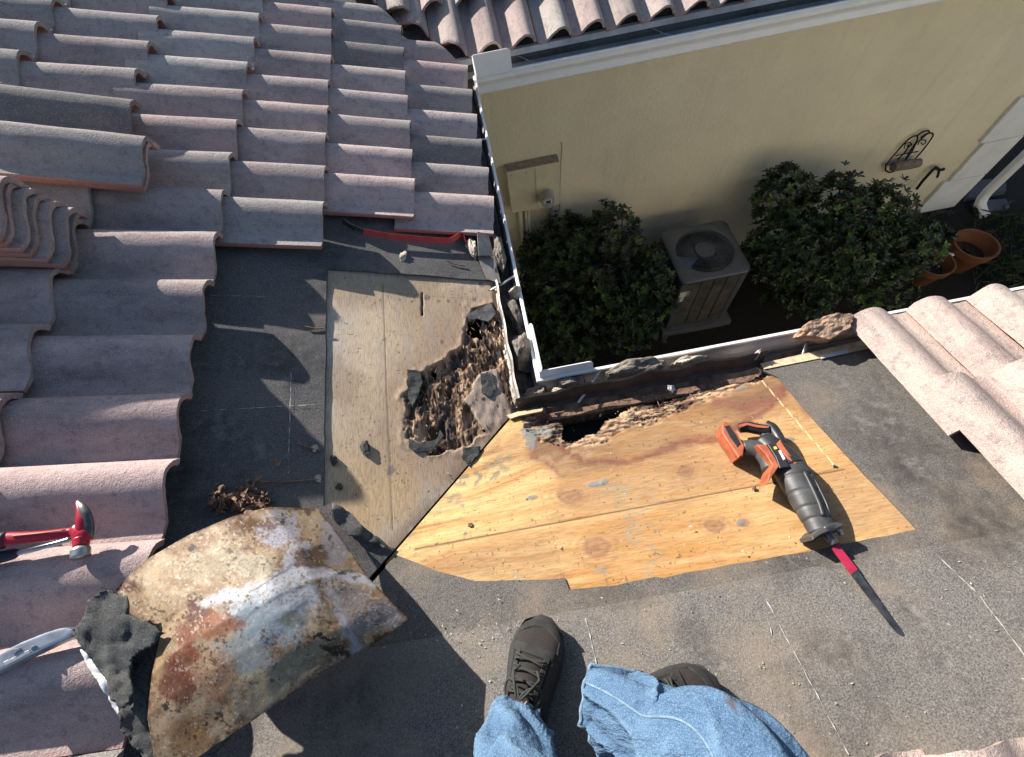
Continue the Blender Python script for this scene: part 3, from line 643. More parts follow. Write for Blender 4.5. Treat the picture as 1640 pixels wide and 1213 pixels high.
def put_tile(mw, color, label, group, cuts=(), seed=0):
    me = TM[seed % len(TM)]
    if cuts:
        bm = bmesh.new(); bm.from_mesh(me); bm.transform(mw); hit_ = False
        for co, no in cuts:
            r_ = bmesh.ops.bisect_plane(bm, geom=bm.verts[:]+bm.edges[:]+bm.faces[:], plane_co=co, plane_no=no, clear_outer=True)
            ed = [e for e in r_['geom_cut'] if isinstance(e, bmesh.types.BMEdge)]
            if ed: hit_ = True; bmesh.ops.holes_fill(bm, edges=ed)
        if len(bm.verts) < 30: bm.free(); return None
        if hit_:
            bm.transform(mw.inverted()); me = me.copy(); bm.to_mesh(me)
        bm.free()
    o = bpy.data.objects.new('barrel_tile', me); COL.objects.link(o); o.matrix_world = mw; o.color = (*color, 1)
    return tag(o, label, 'tile', group)
def shade(seed, warm):
    r = random.Random(seed*13+5); w_ = min(1, max(0, warm+r.uniform(-.45, .45))); a = Vector((.40, .372, .352)); b = Vector((.54, .40, .375))
    dk = r.random()
    if dk < .14: return tuple(a*.55*r.uniform(.9, 1.15)), 'dark grey'
    return tuple(a.lerp(b, w_)*r.uniform(.78, 1.15)), ('grey' if w_ < .4 else 'mauve' if w_ < .75 else 'pinkish')
UL = (-1, 0, s); VL = (0, -1, 0)
# left slope: course end x, crest y of the nearest tile, spacing, count
courses = [(.012, [1.43, 1.603, 1.78, 1.957, 2.15, 2.343, 2.53], .295, .12),
           (-.270, [1.497, 1.668, 1.854, 2.03, 2.217, 2.416, 2.615, 2.79], .317, .12),
           (-.573, [1.350, 1.536, 1.728, 1.904, 2.088, 2.28, 2.49, 2.69, 2.88], .311, .10),
           (-.868, [-.31, -.12, .07, .257, .442, .625, .806, .997, 1.188, 1.385, 1.572, 1.764, 1.949, 2.15, 2.345, 2.55, 2.75, 2.95, 3.15], .361, .06),
           (-1.215, [-.30, -.11, .08, .265, .452, .643, .844, 1.041, 1.225, 1.406, 1.60, 1.82, 2.02, 2.22, 2.419, 2.62, 2.82, 3.02, 3.22], .345, .06),
           (-1.560, [-.28, -.09, .10, .285, .472, .663, .864, 1.061, 1.25, 1.44, 1.64, 1.86, 2.06, 2.26, 2.459, 2.66, 2.86, 3.06, 3.26], .345, .06),
           (-1.905, [-.27, -.08, .11, .295, .482, .673, .874, 1.071, 1.26, 1.45, 1.65, 1.87, 2.07, 2.27, 2.469, 2.67, 2.87, 3.07, 3.27], .345, .06)]
for c, (xe, ys, spc, yaw) in enumerate(courses):
    vis = out_ = 0
    for k, y in enumerate(ys):
        y += .012; sd = c*31+k
        if y > YF-(xe-.3-X0)+.2: continue
        r = random.Random(sd); h = (.029 if c == 0 else .035)+r.uniform(-.001, .002)
        tilt = .026/spc+r.uniform(-.002, .002); vs_ = .93 if c < 2 else 1.0
        mw = frame(Vector((xe+r.uniform(-.004, .004), y+r.uniform(-.003, .003), zL(xe, 0)))+NL*h, Vector(UL)+Vector((0, yaw+r.uniform(-.008, .008), 0)), Vector(VL)+Vector((-yaw, 0, s*yaw)), tilt) @ Matrix.Diagonal(((spc+.075)/TL, vs_, 1, 1))
        seen = inframe(TM[0], mw)
        if not seen and not inframe(TM[0], mw, 620): continue
        warm = .75 if y < 1.2 else .45 if c < 2 else .3
        col, nm = shade(sd, warm)
        if seen:
            vis += 1; lab = f'{nm} barrel tile, {ORD[c]} course left of the gutter, {ORD[vis-1]} from its near end'
        else:
            out_ += 1; lab = f'barrel tile outside the view, {ORD[c]} course left of the gutter, {ORD[out_-1]} one hidden'
        put_tile(mw, col, lab, 'barrel tiles laid on the left slope', [((X0, YF-.03, 0), Vector((1, 1, 0)).normalized())] if y > 2.2 else (), sd)
# far slope
UF = (0, 1, s); VF = (-1, 0, 0)
for c, (ye, xb, cnt) in enumerate(((2.482, .225, 20), (2.775, .157, 21), (3.08, .225, 21))):
    vis = 0
    for k in range(-3 if c else -2, cnt):
        x = xb+k*.1745; sd = 200+c*40+k; r = random.Random(sd)
        mw = frame(Vector((x+r.uniform(-.003, .003), ye+r.uniform(-.004, .004), zF(0, ye)))+NF*((.030 if c == 0 else .036)+r.uniform(-.001, .001)), UF, VF, .080)
        mw = mw @ Matrix.Diagonal((1, .915, 1, 1))
        if not inframe(TM[0], mw, 180) or x > XE: continue
        seen = True; r_ = random.Random(sd); t_ = r_.random()
        col = tuple(Vector((.46, .36, .33)).lerp(Vector((.44, .42, .38)), t_)*r_.uniform(.85, 1.1))
        if seen: vis += 1; lab = f"{'pink' if t_ < .5 else 'sandy'} barrel tile, {ORD[c]} course above the far gutter, {ORD[vis-1]} from the valley"
        else: lab = 'barrel tile just beyond the edge of the view on the far slope'
        put_tile(mw, col, lab, 'barrel tiles laid on the far slope', [((X0, YF+.05, 0), Vector((-1, -1, 0)).normalized())] if x < .3 else (), sd)
# near slope, right
UN = (0, -1, s); VN = (1, 0, 0)
def near_tile(x, ye, seed, label, h=.040, tilt=.085, rot=0):
    r = random.Random(seed)
    mw = frame(Vector((x, ye, zN(0, ye)))+NN*h, Vector(UN)+Vector((rot, 0, 0)), Vector(VN)+Vector((0, rot, -s*rot)), tilt)
    col = tuple(Vector((.50, .36, .31)).lerp(Vector((.46, .39, .34)), r.random()))
    return put_tile(mw, col, label, 'pale pink barrel tiles on the near slope', (), seed)
for c, ye in enumerate((.595, .325, .035)):
    for k in range(7):
        x = 1.012+.183*k+c*.012
        ob = near_tile(x, ye, 300+c*10+k, 'x')
        ok = inframe(TM[0], ob.matrix_world)
        if not ok and not inframe(TM[0], ob.matrix_world, 220): bpy.data.objects.remove(ob); continue
        ob['label'] = f'pale pink tile, {ORD[c]} course up from the near gutter, {ORD[k]} from its left end'
for k, x in enumerate((.33, .51, .69, .87)):
    near_tile(x, -.312-.008*k, 340+k, f'pale tile at the bottom right corner, {ORD[k]} from the left of its course', .042, .085, .0)
# loose stacked tiles on the left slope
def loose(u, v, hc, yaw, seed, label, group, warm=.5):
    u_ = Vector((-math.cos(yaw), math.sin(yaw), s*.97)).normalized(); v_ = Vector((-math.sin(yaw), -math.cos(yaw), 0)); n_ = u_.cross(v_)
    P = PL(u, v, hc)-v_*.045-n_*.08
    mw = frame(P, u_, v_, 0); col, nm = shade(seed, warm); return put_tile(mw, col, label, group, (), seed)
stk = [(122, 343), (110, 337), (82, 327), (57, 316), (42, 306), (16, 295), (4, 287)]
for i, (u, v) in enumerate(stk):
    loose(u, v, .165+i*.025, math.radians(4-i*.5), 400+i, f'loose tile in the leaning stack at the left edge, {ORD[i]} from the bottom', 'loose tiles stacked in a staircase')
loose(238, 229, .185, math.radians(5), 420, 'loose tile lying under another on the left slope, thick pink edge showing', 'pair of loose tiles')
loose(230, 221, .214, math.radians(4), 421, 'loose grey tile on top of the pair above the leaning stack', 'pair of loose tiles', .2)
loose(210, 162, .170, math.radians(4), 430, 'single loose grey tile just behind the stacked pair', 'pair of loose tiles', .2)

# ================================================================== CHUNKS, DEBRIS
def chunk(p, size, seed, mat, name, label, cat, group=None, n_=None, rot=0, sub=3, sharp=.45):
    bm = bmesh.new(); bmesh.ops.create_icosphere(bm, subdivisions=sub, radius=1)
    r = random.Random(seed); off = Vector((r.random()*20, r.random()*20, r.random()*20)); Rm = Matrix.Rotation(rot, 3, 'Z')
    pl = [(Vector((r.gauss(0, 1), r.gauss(0, 1), r.gauss(0, .8))).normalized(), r.uniform(.45, .85)) for _ in range(9)]
    for v in bm.verts:
        for n_2, d in pl:
            e = v.co.dot(n_2)-d
            if e > 0: v.co -= n_2*e*.95
        k = 1+sharp*.5*mn.noise(v.co*1.9+off)+sharp*.25*mn.noise(v.co*5+off)
        v.co = Rm @ Vector((v.co.x*size[0]*k, v.co.y*size[1]*k, v.co.z*size[2]*k))
    o = obj(name, bm, mat, None, False); o.location = p; return tag(o, label, cat, group)
def at(P, dz): return Vector((P.x, P.y, P.z+dz))
G1 = 'broken mortar lumps lying in the gutters'
for i, (u, v, z, sz, rot, mk, lab) in enumerate((
    (803, 412, -.035, (.028, .075, .05), .1, 'darkmortar', 'dark rounded mortar lump in the left gutter beside the grey end cap'),
    (826, 470, -.02, (.02, .028, .03), .3, 'mortar', 'small pale mortar lump in the left gutter below its lower hanger'),
    (826, 505, -.05, (.03, .07, .035), .05, 'darkmortar', 'long dark slab of broken mortar in the left gutter'),
    (838, 565, -.04, (.034, .075, .045), -.05, 'darkmortar', 'dark broken tile piece in the left gutter nearest the corner'),
    (858, 632, -.055, (.04, .03, .03), .2, 'darkmortar', 'dark rubble piece right in the inside gutter corner'),
    (905, 622, -.04, (.055, .025, .03), .15, 'darkmortar', 'brown rubble just left of the near gutter hanger'),
    (893, 628, -.02, (.02, .014, .016), .15, 'mortar', 'small white mortar crumb in the near gutter corner'),
    (1010, 600, -.035, (.095, .034, .045), .15, 'darkmortar', 'long brown mortar slab in the near gutter right of the hanger'),
    (1100, 583, -.02, (.062, .016, .045), .1, 'mortar', 'tan half-round mortar piece leaning in the near gutter'),
    (1212, 572, -.01, (.02, .014, .03), .4, 'mortar', 'small mortar piece at the right end of the bent metal strip'))):
    sz = (sz[0]*1.25, sz[1]*1.15, sz[2]*1.35); z += .014
    chunk(PZ(u, v, z), sz, 500+i, M[mk], 'mortar_lump', lab, 'mortar', G1, rot=rot, sub=4)
chunk(PZ(1320, 530, .055), (.082, .045, .075), 521, M['rustmortar'], 'mortar_lump', 'large rust-brown mortar lump standing on the near eave left of the tiles', 'mortar', None, rot=.12, sub=5, sharp=.34)
chunk(PZ(1372, 523, .05), (.045, .026, .035), 522, M['mortar'], 'mortar_lump', 'smaller mortar lump tucked against the first pale tile', 'mortar', None, rot=.1, sub=4)
chunk(PL(1, 1) if 0 else PL(757, 402, .02), (.024, .055, .025), 523, M['mortar'], 'mortar_lump', 'beige crumbly mortar bead under the last tile of the left eave', 'mortar', None, rot=.1, sub=4, sharp=.7)
bm = bmesh.new(); A_ = [PL(u, v, h) for u, v, h in ((764, 372, .055), (782, 376, .05), (790, 410, .03), (766, 410, .04))]; B_ = [PL(u, v, h) for u, v, h in ((764, 410, .02), (791, 408, .02), (802, 455, .012), (780, 448, .012))]
for q in (A_, B_): bm.faces.new([bm.verts.new(p) for p in q])
o = obj('metal_flap', bm, M['greymetal']); m_ = o.modifiers.new('thick', 'SOLIDIFY'); m_.thickness = .003
tag(o, 'bent grey metal flashing flap beside the beige mortar on the left eave', 'flashing')
G2 = 'loose wood and felt crumbs lying on the roof'
deb = [('L', 690, 858, (.024, .026, .010), 'rotw', 'brown rotten wood chip beside the valley line on the orange plywood'),
       ('L', 585, 716, (.016, .030, .008), 'felt_black', 'grey felt flake on the pale plywood left of the rot'),
       ('L', 534, 738, (.012, .018, .008), 'felt_black', 'dark felt flake on the left edge of the pale plywood'),
       ('L', 544, 779, (.011, .012, .006), 'felt_black', 'lower small dark felt flake on the left edge of the pale plywood'),
       ('L', 645, 413, (.030, .016, .010), 'mortar', 'tan mortar crumb on the dark felt above the pale plywood'),
       ('L', 505, 718, (.013, .014, .009), 'mortar', 'tan bark-like chip on the felt left of the plywood, upper one'),
       ('L', 510, 767, (.012, .012, .009), 'mortar', 'tan bark-like chip on the felt left of the plywood, lower one'),
       ('L', 443, 741, (.014, .011, .008), 'rotw', 'brown chip on the felt above the heap of debris'),
       ('N', 753, 841, (.009, .008, .004), 'rotw', 'small brown chip right of the larger rotten chip'),
       ('N', 1207, 782, (.007, .008, .005), 'rotw', 'tiny brown chip on the orange plywood left of the saw'),
       ('N', 1335, 745, (.005, .006, .005), 'mortar', 'tiny white crumb on the orange plywood right of the saw'),
       ('N', 1327, 683, (.007, .005, .004), 'chalk', 'small white pebble on the felt right of the orange plywood'),
       ('N', 1475, 952, (.006, .003, .003), 'chalk', 'small white pebble on the felt right of the saw blade'),
       ('N', 1502, 978, (.006, .006, .004), 'chalk', 'cream pebble right of the saw blade tip'),
       ('N', 1600, 1071, (.008, .003, .003), 'chalk', 'white sliver on the felt near the right edge'),
       ('N', 1075, 623, (.016, .012, .008), 'galv', 'pale grey lump on the rotten eave edge of the orange plywood')]
for i, (pl_, u, v, sz, mk, lab) in enumerate(deb):
    p = (PL if pl_ == 'L' else PN)(u, v, sz[2]*.8)
    chunk(p, sz, 560+i, M[mk], 'debris_chip', lab, 'debris', G2, rot=i*.3, sub=3, sharp=.7)
bm = bmesh.new(); r = random.Random(9)
def tet(bm, p, a, r):
    q = [bm.verts.new(p+Vector((r.gauss(0, a), r.gauss(0, a), r.gauss(0, a*.6)))) for _ in range(4)]
    for f_ in ((0, 1, 2), (0, 2, 3), (0, 3, 1), (1, 3, 2)): bm.faces.new([q[i] for i in f_])
for k in range(420):
    q = r.random(); u = r.gauss(358, 9) if q < .4 else r.gauss(405, 13); v = r.gauss(800, 9) if q < .4 else r.gauss(800, 10)
    tet(bm, PL(u, v, .012+abs(r.gauss(0, .012))), r.choice((.003, .005, .009)), r)
tag(obj('wood_debris', bm, M['rotw']), 'heap of crumbled brown wood above the rusted sheet', 'debris', None, 'stuff')
bm = bmesh.new()
for k in range(900):
    q = r.random()
    if q < .35: u, v = r.uniform(640, 1300), r.uniform(660, 930)
    elif q < .6: u, v = r.gauss(770, 60), r.gauss(1010, 18)
    else: u, v = r.uniform(700, 1640), r.uniform(860, 1200)
    tet(bm, PN(u, v, .0135), r.choice((.0006, .001, .0018)), r)
tag(obj('pale_grit', bm, M['chalk']), 'pale grit and tiny chips scattered over the near slope', 'grit', None, 'stuff')
bm = bmesh.new()
for k in range(420):
    q = r.random()
    if q < .6: p = PL(r.uniform(525, 800), r.uniform(450, 870), .003)
    else: p = PN(r.uniform(850, 1250), r.uniform(600, 720)+(0), .004)
    if p.y-Y0 < p.x-X0 and q < .6: continue
    tet(bm, p, r.choice((.0006, .0009, .0015)), r)
tag(obj('brown_crumbs', bm, M['rotw']), 'brown rot crumbs scattered over both plywood panels', 'crumbs', None, 'stuff')
for i, (a, b, f) in enumerate((((488, 523), (520, 526), PL), ((476, 708), (512, 722), PL), ((405, 772), (508, 768), PL), ((716, 418), (745, 426), PL))):
    bm = bmesh.new(); tube(bm, [f(*a, .016), f((a[0]+b[0])/2, (a[1]+b[1])/2+2, .014), f(*b, .014)], .0022, 6)
    tag(obj('wood_splinter', bm, M['rotw']), ['dark splinter on the felt beside the upper left of the pale plywood', 'dark splinter touching the upper tan chip', 'long thin dark twig above the debris heap', 'dark sliver on the felt just above the pale plywood'][i], 'splinter')

# ================================================================== RUSTED FLASHING SHEET
def soft(A_, k=26):
    A_ = A_.copy()
    for _ in range(k): A_[1:-1] = (A_[:-2]+2*A_[1:-1]+A_[2:])/4
    return A_
def interp(P, t):
    P = np.array(P, float); d = np.r_[0, np.cumsum(np.hypot(*(np.diff(P[:, :2], axis=0).T)))]; d /= d[-1]
    return np.stack([np.interp(t, d, P[:, k]) for k in range(P.shape[1])], -1)
n1, n2 = 330, 250
SS, TT = np.linspace(0, 1, n1), np.linspace(0, 1, n2)
top = interp([(185, 945, .38), (228, 900, .375), (300, 858, .37), (370, 828, .36), (430, 812, .33), (510, 815, .215)], SS); top = soft(top)
botm = interp([(255, 1262, .41), (300, 1225, .43), (385, 1168, .445), (440, 1130, .44), (520, 1075, .42), (600, 1032, .375), (655, 992, .32)], SS); botm = soft(botm)
left = interp([(185, 945, .38), (210, 985, .40), (258, 1014, .43), (243, 1080, .46), (236, 1150, .45), (255, 1262, .41)], TT); left = soft(left, 6)
right = interp([(510, 815, .215), (545, 860, .27), (590, 925, .315), (625, 962, .325), (655, 992, .32)], TT); right = soft(right)
sS, tT = np.meshgrid(SS, TT); sS3 = sS[..., None]; tT3 = tT[..., None]
Q = (1-tT3)*top[None]+tT3*botm[None]+(1-sS3)*left[:, None]+sS3*right[:, None]-((1-sS3)*(1-tT3)*top[0]+sS3*(1-tT3)*top[-1]+(1-sS3)*tT3*botm[0]+sS3*tT3*botm[-1])
Q[..., 2] += .020*np.sin(math.pi*tT)*np.sin(math.pi*np.clip(sS*1.0, 0, 1))**.7*(1-.2*sS)
crease = .47+.10*(1-sS)+.012*np.sin(sS*9); Q[..., 2] += .0012*np.exp(-((tT-crease)/.018)**2)*smooth(.35, .6, sS)+.004*(fbm(sS*6, tT*5, 3, 70)-.5)*2
V = [tuple(PZ(q[0], q[1], q[2])) for q in Q.reshape(-1, 3)]
idx = np.arange(n1*n2).reshape(n2, n1); q4 = np.stack([idx[:-1, :-1], idx[1:, :-1], idx[1:, 1:], idx[:-1, 1:]], -1).reshape(-1, 4)
U, T_ = sS*1.0, tT*.8
def lin(*c): return tuple(((x/255)**2.2)/2.0 for x in c)
def rs(U, T_):
    px, py = Q[..., 0], Q[..., 1]; f1 = lambda sc, o, sd: fbm(px/sc, py/sc, o, sd)
    wx = (f1(34, 5, 71)-.5)*40+(f1(9, 3, 72)-.5)*18; wy = (f1(34, 5, 74)-.5)*40+(f1(9, 3, 75)-.5)*14; fine = f1(3.2, 3, 76); mid = f1(11, 4, 77)
    C = lerp(lin(146, 120, 92), lin(190, 168, 138), smooth(.3, .7, f1(26, 4, 73)))
    B_ = [(345, 905, 60, 34, (166, 158, 134), .7), (405, 905, 45, 24, (172, 170, 152), .7), (450, 850, 34, 34, (188, 190, 205), .95), (482, 900, 22, 42, (196, 198, 210), .85),
          (535, 862, 34, 38, (160, 158, 166), .9), (505, 892, 26, 18, (96, 72, 56), .85), (425, 990, 76, 52, (152, 168, 182), 1), (392, 1050, 50, 42, (160, 170, 172), .9), (470, 955, 76, 32, (180, 190, 202), .9),
          (525, 955, 20, 26, (128, 98, 66), .75), (560, 975, 26, 50, (158, 152, 156), .8), (612, 990, 44, 30, (128, 134, 146), .9), (466, 988, 22, 14, (118, 112, 82), .6), (495, 1050, 44, 26, (176, 164, 134), .8), (430, 1105, 50, 30, (194, 180, 148), .8),
          (318, 985, 28, 22, (92, 40, 30), .95), (300, 1040, 24, 52, (122, 58, 36), .9), (284, 1095, 24, 44, (104, 52, 38), .85), (348, 1000, 34, 22, (150, 84, 48), .75), (345, 1085, 36, 50, (176, 138, 112), .75), (250, 1060, 14, 60, (184, 156, 112), .6),
          (200, 938, 30, 16, (92, 46, 30), .9), (395, 838, 60, 12, (100, 66, 44), .85), (300, 872, 50, 12, (120, 82, 48), .6), (618, 1030, 34, 12, (66, 46, 34), .9), (535, 1046, 26, 11, (60, 38, 24), .9), (516, 1026, 13, 5, (48, 32, 24), .95), (300, 1180, 40, 40, (168, 128, 88), .7), (488, 815, 24, 5, (60, 50, 44), .7)]
    for u, v, rx, ry, c, k in B_:
        d = np.hypot((px+wx-u)/rx, (py+wy-v)/ry)+(fine-.5)*.55; C = lerp(C, lin(*c), smooth(1.12, .62, d)*k)
    for pts, wd, c, k in (([(325, 968), (400, 946), (470, 916), (540, 918), (596, 930)], 9, (206, 210, 222), .85), ([(520, 925), (545, 985), (570, 1042)], 7, (190, 190, 200), .75), ([(400, 950), (470, 905), (520, 905), (590, 921)], 1.6, (92, 88, 88), .6)):
        d = np.full(px.shape, 1e9)
        for a, b in zip(pts, pts[1:]): d = np.minimum(d, seg(px+wx*.22, py+wy*.22, a, b)[0])
        C = lerp(C, lin(*c), smooth(wd*1.5, wd*.4, d+(mid-.5)*wd*2.2)*k)
    # pitting, rust freckles, soot
    C = lerp(C, lin(124, 66, 34), smooth(.57, .66, fine)*smooth(.50, .62, f1(40, 3, 81))*.5)
    C = lerp(C, lin(70, 50, 34), smooth(.58, .68, f1(5, 4, 82))*smooth(.46, .62, f1(30, 4, 83))*.8)
    C = lerp(C, lin(214, 208, 190), smooth(.62, .70, f1(3.6, 3, 84))*smooth(.45, .6, f1(24, 3, 85))*.55)
    e = np.minimum(np.minimum(sS, 1-sS)*3.0, np.minimum(tT, 1-tT)*2.2); C = lerp(C, lin(96, 62, 38), smooth(.05, .0, e)*smooth(.35, .6, mid)*.85)
    for u, v, r_ in ((308, 878, 7), (265, 1131, 8), (352, 1146, 8), (347, 1152, 5), (577, 923, 2.4), (330, 1160, 4), (248, 984, 3)):
        dd = np.hypot(px-u, py-v)+(fine-.5)*r_*1.6; C = lerp(C, lin(42, 42, 42), smooth(r_, r_*.6, dd)*.92)
    return C
o = obj('rusted_sheet', (V, [], q4.tolist()), M['rust'], None, True); setcol(o.data, rs(U, T_).reshape(-1, 3))
m_ = o.modifiers.new('thick', 'SOLIDIFY'); m_.thickness = .0016; m_.offset = -1
tag(o, 'curled rusty galvanised flashing sheet with white and orange corrosion', 'flashing')
# black felt scrap beside it
def px_sheet(name, poly, zfun, mat, label, cat, th=.003, cell=14, seed=0, group=None):
    bm = bmesh.new(); P = []
    n_ = len(poly)
    for i in range(n_):
        a = np.array(poly[i]); b = np.array(poly[(i+1) % n_]); L = np.linalg.norm(b-a); k = max(1, int(L/7))
        for j in range(k):
            p = a+(b-a)*j/k; d = 0 if j == 0 else 3.2*2*(float(fbm(p[0]/9, p[1]/9, 2, seed))-.5); nn = np.array([-(b-a)[1], (b-a)[0]])/L; P.append(p+nn*d)
    bm.faces.new([bm.verts.new((p[0], p[1], 0)) for p in P])
    for ax in (0, 1):
        lo = min(p[ax] for p in P); hi = max(p[ax] for p in P); c_ = lo+cell
        while c_ < hi:
            bmesh.ops.bisect_plane(bm, geom=bm.verts[:]+bm.edges[:]+bm.faces[:], plane_co=((c_, 0, 0) if ax == 0 else (0, c_, 0)), plane_no=((1, 0, 0) if ax == 0 else (0, 1, 0))); c_ += cell
    bmesh.ops.triangulate(bm, faces=bm.faces[:])
    for v in bm.verts:
        u_, v_ = v.co.x, v.co.y; v.co = PZ(u_, v_, zfun(u_, v_)+.012*(float(fbm(u_/30, v_/30, 3, seed))-.5)*2+.003*(float(fbm(u_/9, v_/9, 2, seed+3))-.5)*2)
    o = obj(name, bm, mat, None, True); m_ = o.modifiers.new('thick', 'SOLIDIFY'); m_.thickness = th
    return tag(o, label, cat, group)
px_sheet('felt_scrap', [(118, 1015), (138, 985), (142, 962), (160, 948), (178, 944), (186, 952), (204, 955), (208, 972), (206, 986), (235, 995), (262, 1014), (250, 1030), (214, 1052), (210, 1080), (216, 1110), (200, 1135), (180, 1120), (170, 1085), (140, 1045), (128, 1030)],
         lambda u, v: .455-.0002*(v-950)+.00015*(u-120), M['felt_black'], 'torn black roofing felt scrap lying over the left end of the rusted sheet', 'roofing felt', .003, 5, 3)
px_sheet('felt_scrap', [(214, 1054), (244, 1030), (238, 1080), (237, 1150), (258, 1230), (250, 1260), (225, 1205), (196, 1170), (190, 1140), (214, 1115), (210, 1080)],
         lambda u, v: .425-.0002*(v-1050), M['felt_black'], 'hanging lower fold of black felt at the left end of the rusted sheet', 'roofing felt', .003, 5, 5)
px_sheet('torn_membrane', [(130, 1040), (146, 1052), (170, 1080), (196, 1053), (208, 1064), (190, 1085), (184, 1112), (196, 1150), (180, 1130), (164, 1102), (146, 1074)],
         lambda u, v: .43-.0002*(v-950), M['whitedirt'], 'torn white membrane showing below the black felt scrap', 'membrane', .002, 5, 9)
px_sheet('felt_flap', [(532, 806), (548, 812), (562, 822), (590, 850), (628, 884), (600, 870), (560, 858), (540, 840), (528, 826)],
         lambda u, v: float(max(PL(u, v).z, PN(u, v).z))*0+PL(u, v).z+.022+.0002*(850-v), M['felt_left'], 'curled dark felt flap by the right end of the rusted sheet', 'roofing felt', .003, 10, 12)

# ================================================================== TOOLS
# --- reciprocating saw, lying on its side
def on(u, v, h): return PN(u, v, h)
saw = empty('reciprocating_saw', tuple(PN(1240, 770, .0)), 'orange and black cordless reciprocating saw lying on its side on the orange plywood', 'power saw')
def sp_(name, bm, mat, sm=False):
    o = par(obj(name, bm, mat, None, sm), saw); return o
def outl(pts, h0, h1, bev=.006, href=None):
    href = h1 if href is None else href
    P = [on(u, v, href) for u, v in pts]; P = [(p.x, p.y) for p in P]
    return prism(P, h0, h1, lambda x, y, h: Vector((x, y, zN(x, y, h))), bev)
def sweep(px, hs, rs_, n=20, flat=1.0):
    bm = bmesh.new(); pts = [on(u, v, h) for (u, v), h in zip(px, hs)]
    # resample smoothly
    P = np.array([list(p) for p in pts]); Rr = np.array(rs_); tt = np.linspace(0, 1, len(P)); t2 = np.linspace(0, 1, len(P)*5)
    P2 = np.stack([np.interp(t2, tt, P[:, k]) for k in range(3)], -1)
    for _ in range(3): P2[1:-1] = (P2[:-2]+2*P2[1:-1]+P2[2:])/4
    R2 = np.interp(t2, tt, Rr)
    for _ in range(3): R2[1:-1] = (R2[:-2]+2*R2[1:-1]+R2[2:])/4
    tube(bm, [Vector(p) for p in P2], R2.tolist(), n, True, flat, tuple(NN)); return bm
# front rubber boot with grooves
b0, b1 = np.array([1262, 745.]), np.array([1318, 853.])
bm = bmesh.new(); pts = []; rad = []
for i in range(61):
    t = i/60; p = b0+(b1-b0)*t; h = .040-.004*t; pts.append(on(p[0], p[1], h)); r0 = .0400-.0110*smooth(0, 1, t)+.002*math.sin(t*math.pi)
    gsum = sum(math.exp(-((t-g_)/.012)**2) for g_ in (.22, .44, .66, .83)); rad.append(float(r0)-.0030*gsum)
tube(bm, pts, rad, 28, True, .82, tuple(NN)); sp_('rubber_boot', bm, M['rubber'], True)
# motor housing
sp_('motor_housing', sweep([(1222, 705), (1238, 722), (1254, 738), (1266, 752)], [.038, .04, .04, .04], [.028, .036, .039, .0395], 24, .86), M['black'], True)
sp_('orange_cover', outl([(1212, 712), (1228, 712), (1243, 735), (1248, 747), (1238, 762), (1229, 774), (1232, 757), (1237, 745), (1227, 728)], .03, .0770, .003), M['orange'])
sp_('orange_cover', outl([(1243, 712), (1250, 704), (1257, 716), (1266, 728), (1278, 742), (1274, 744), (1262, 736), (1252, 724)], .03, .0735, .003), M['orange'])
sp_('label_panel', outl([(1229, 711), (1242, 709), (1259, 735), (1266, 748), (1249, 750), (1243, 733)], .05, .0765, .003), M['black'])
sp_('model_mark', outl([(1247, 722), (1250, 721), (1258, 735), (1255, 737)], .076, .0780, 0), M['paper'])
sp_('colour_mark', outl([(1239, 716), (1243, 715), (1245, 719), (1241, 720)], .076, .0780, 0), M['yellow'])
# raised rib on the boot
sp_('boot_rib', sweep([(1288, 756), (1300, 780), (1312, 806), (1318, 826)], [.072, .070, .066, .063], [.0035, .004, .004, .0035], 10), M['rubber'], True)
sp_('boot_rib', sweep([(1295, 752), (1310, 778), (1324, 806), (1332, 834)], [.056, .055, .050, .046], [.004, .005, .005, .004], 10), M['black'], True)
# D-handle: grip, rear arm, battery foot
sp_('grip', sweep([(1184, 686), (1198, 684), (1216, 688), (1232, 690)], [.036, .038, .038, .038], [.013, .0155, .0150, .015], 16, 1.0), M['black'], True)
sp_('grip_insert', outl([(1182, 681), (1196, 677), (1214, 681), (1232, 683), (1231, 686), (1214, 685), (1197, 681), (1186, 685)], .046, .0545, .001), M['orange'])
sp_('handle_arm', sweep([(1226, 681), (1236, 686), (1246, 700), (1251, 712)], [.038, .039, .039, .039], [.014, .016, .014, .014], 16), M['black'], True)
sp_('trigger', outl([(1221, 694), (1234, 693), (1236, 700), (1224, 702)], .028, .048, .003), M['rubber'])
sp_('handle_arm', sweep([(1190, 718), (1204, 718), (1220, 722), (1234, 738), (1237, 755)], [.036, .038, .039, .040, .040], [.020, .0225, .024, .026, .024], 18, .95), M['rubber'], True)
sp_('battery_foot', outl([(1156, 680), (1161, 674), (1170, 679), (1183, 697), (1193, 714), (1191, 730), (1183, 733), (1174, 719), (1164, 705), (1157, 693)], .006, .056, .005), M['orange'])
sp_('battery_slot', outl([(1160, 683), (1168, 681), (1177, 694), (1186, 710), (1181, 716), (1168, 698)], .050, .0580, .001), M['black'])
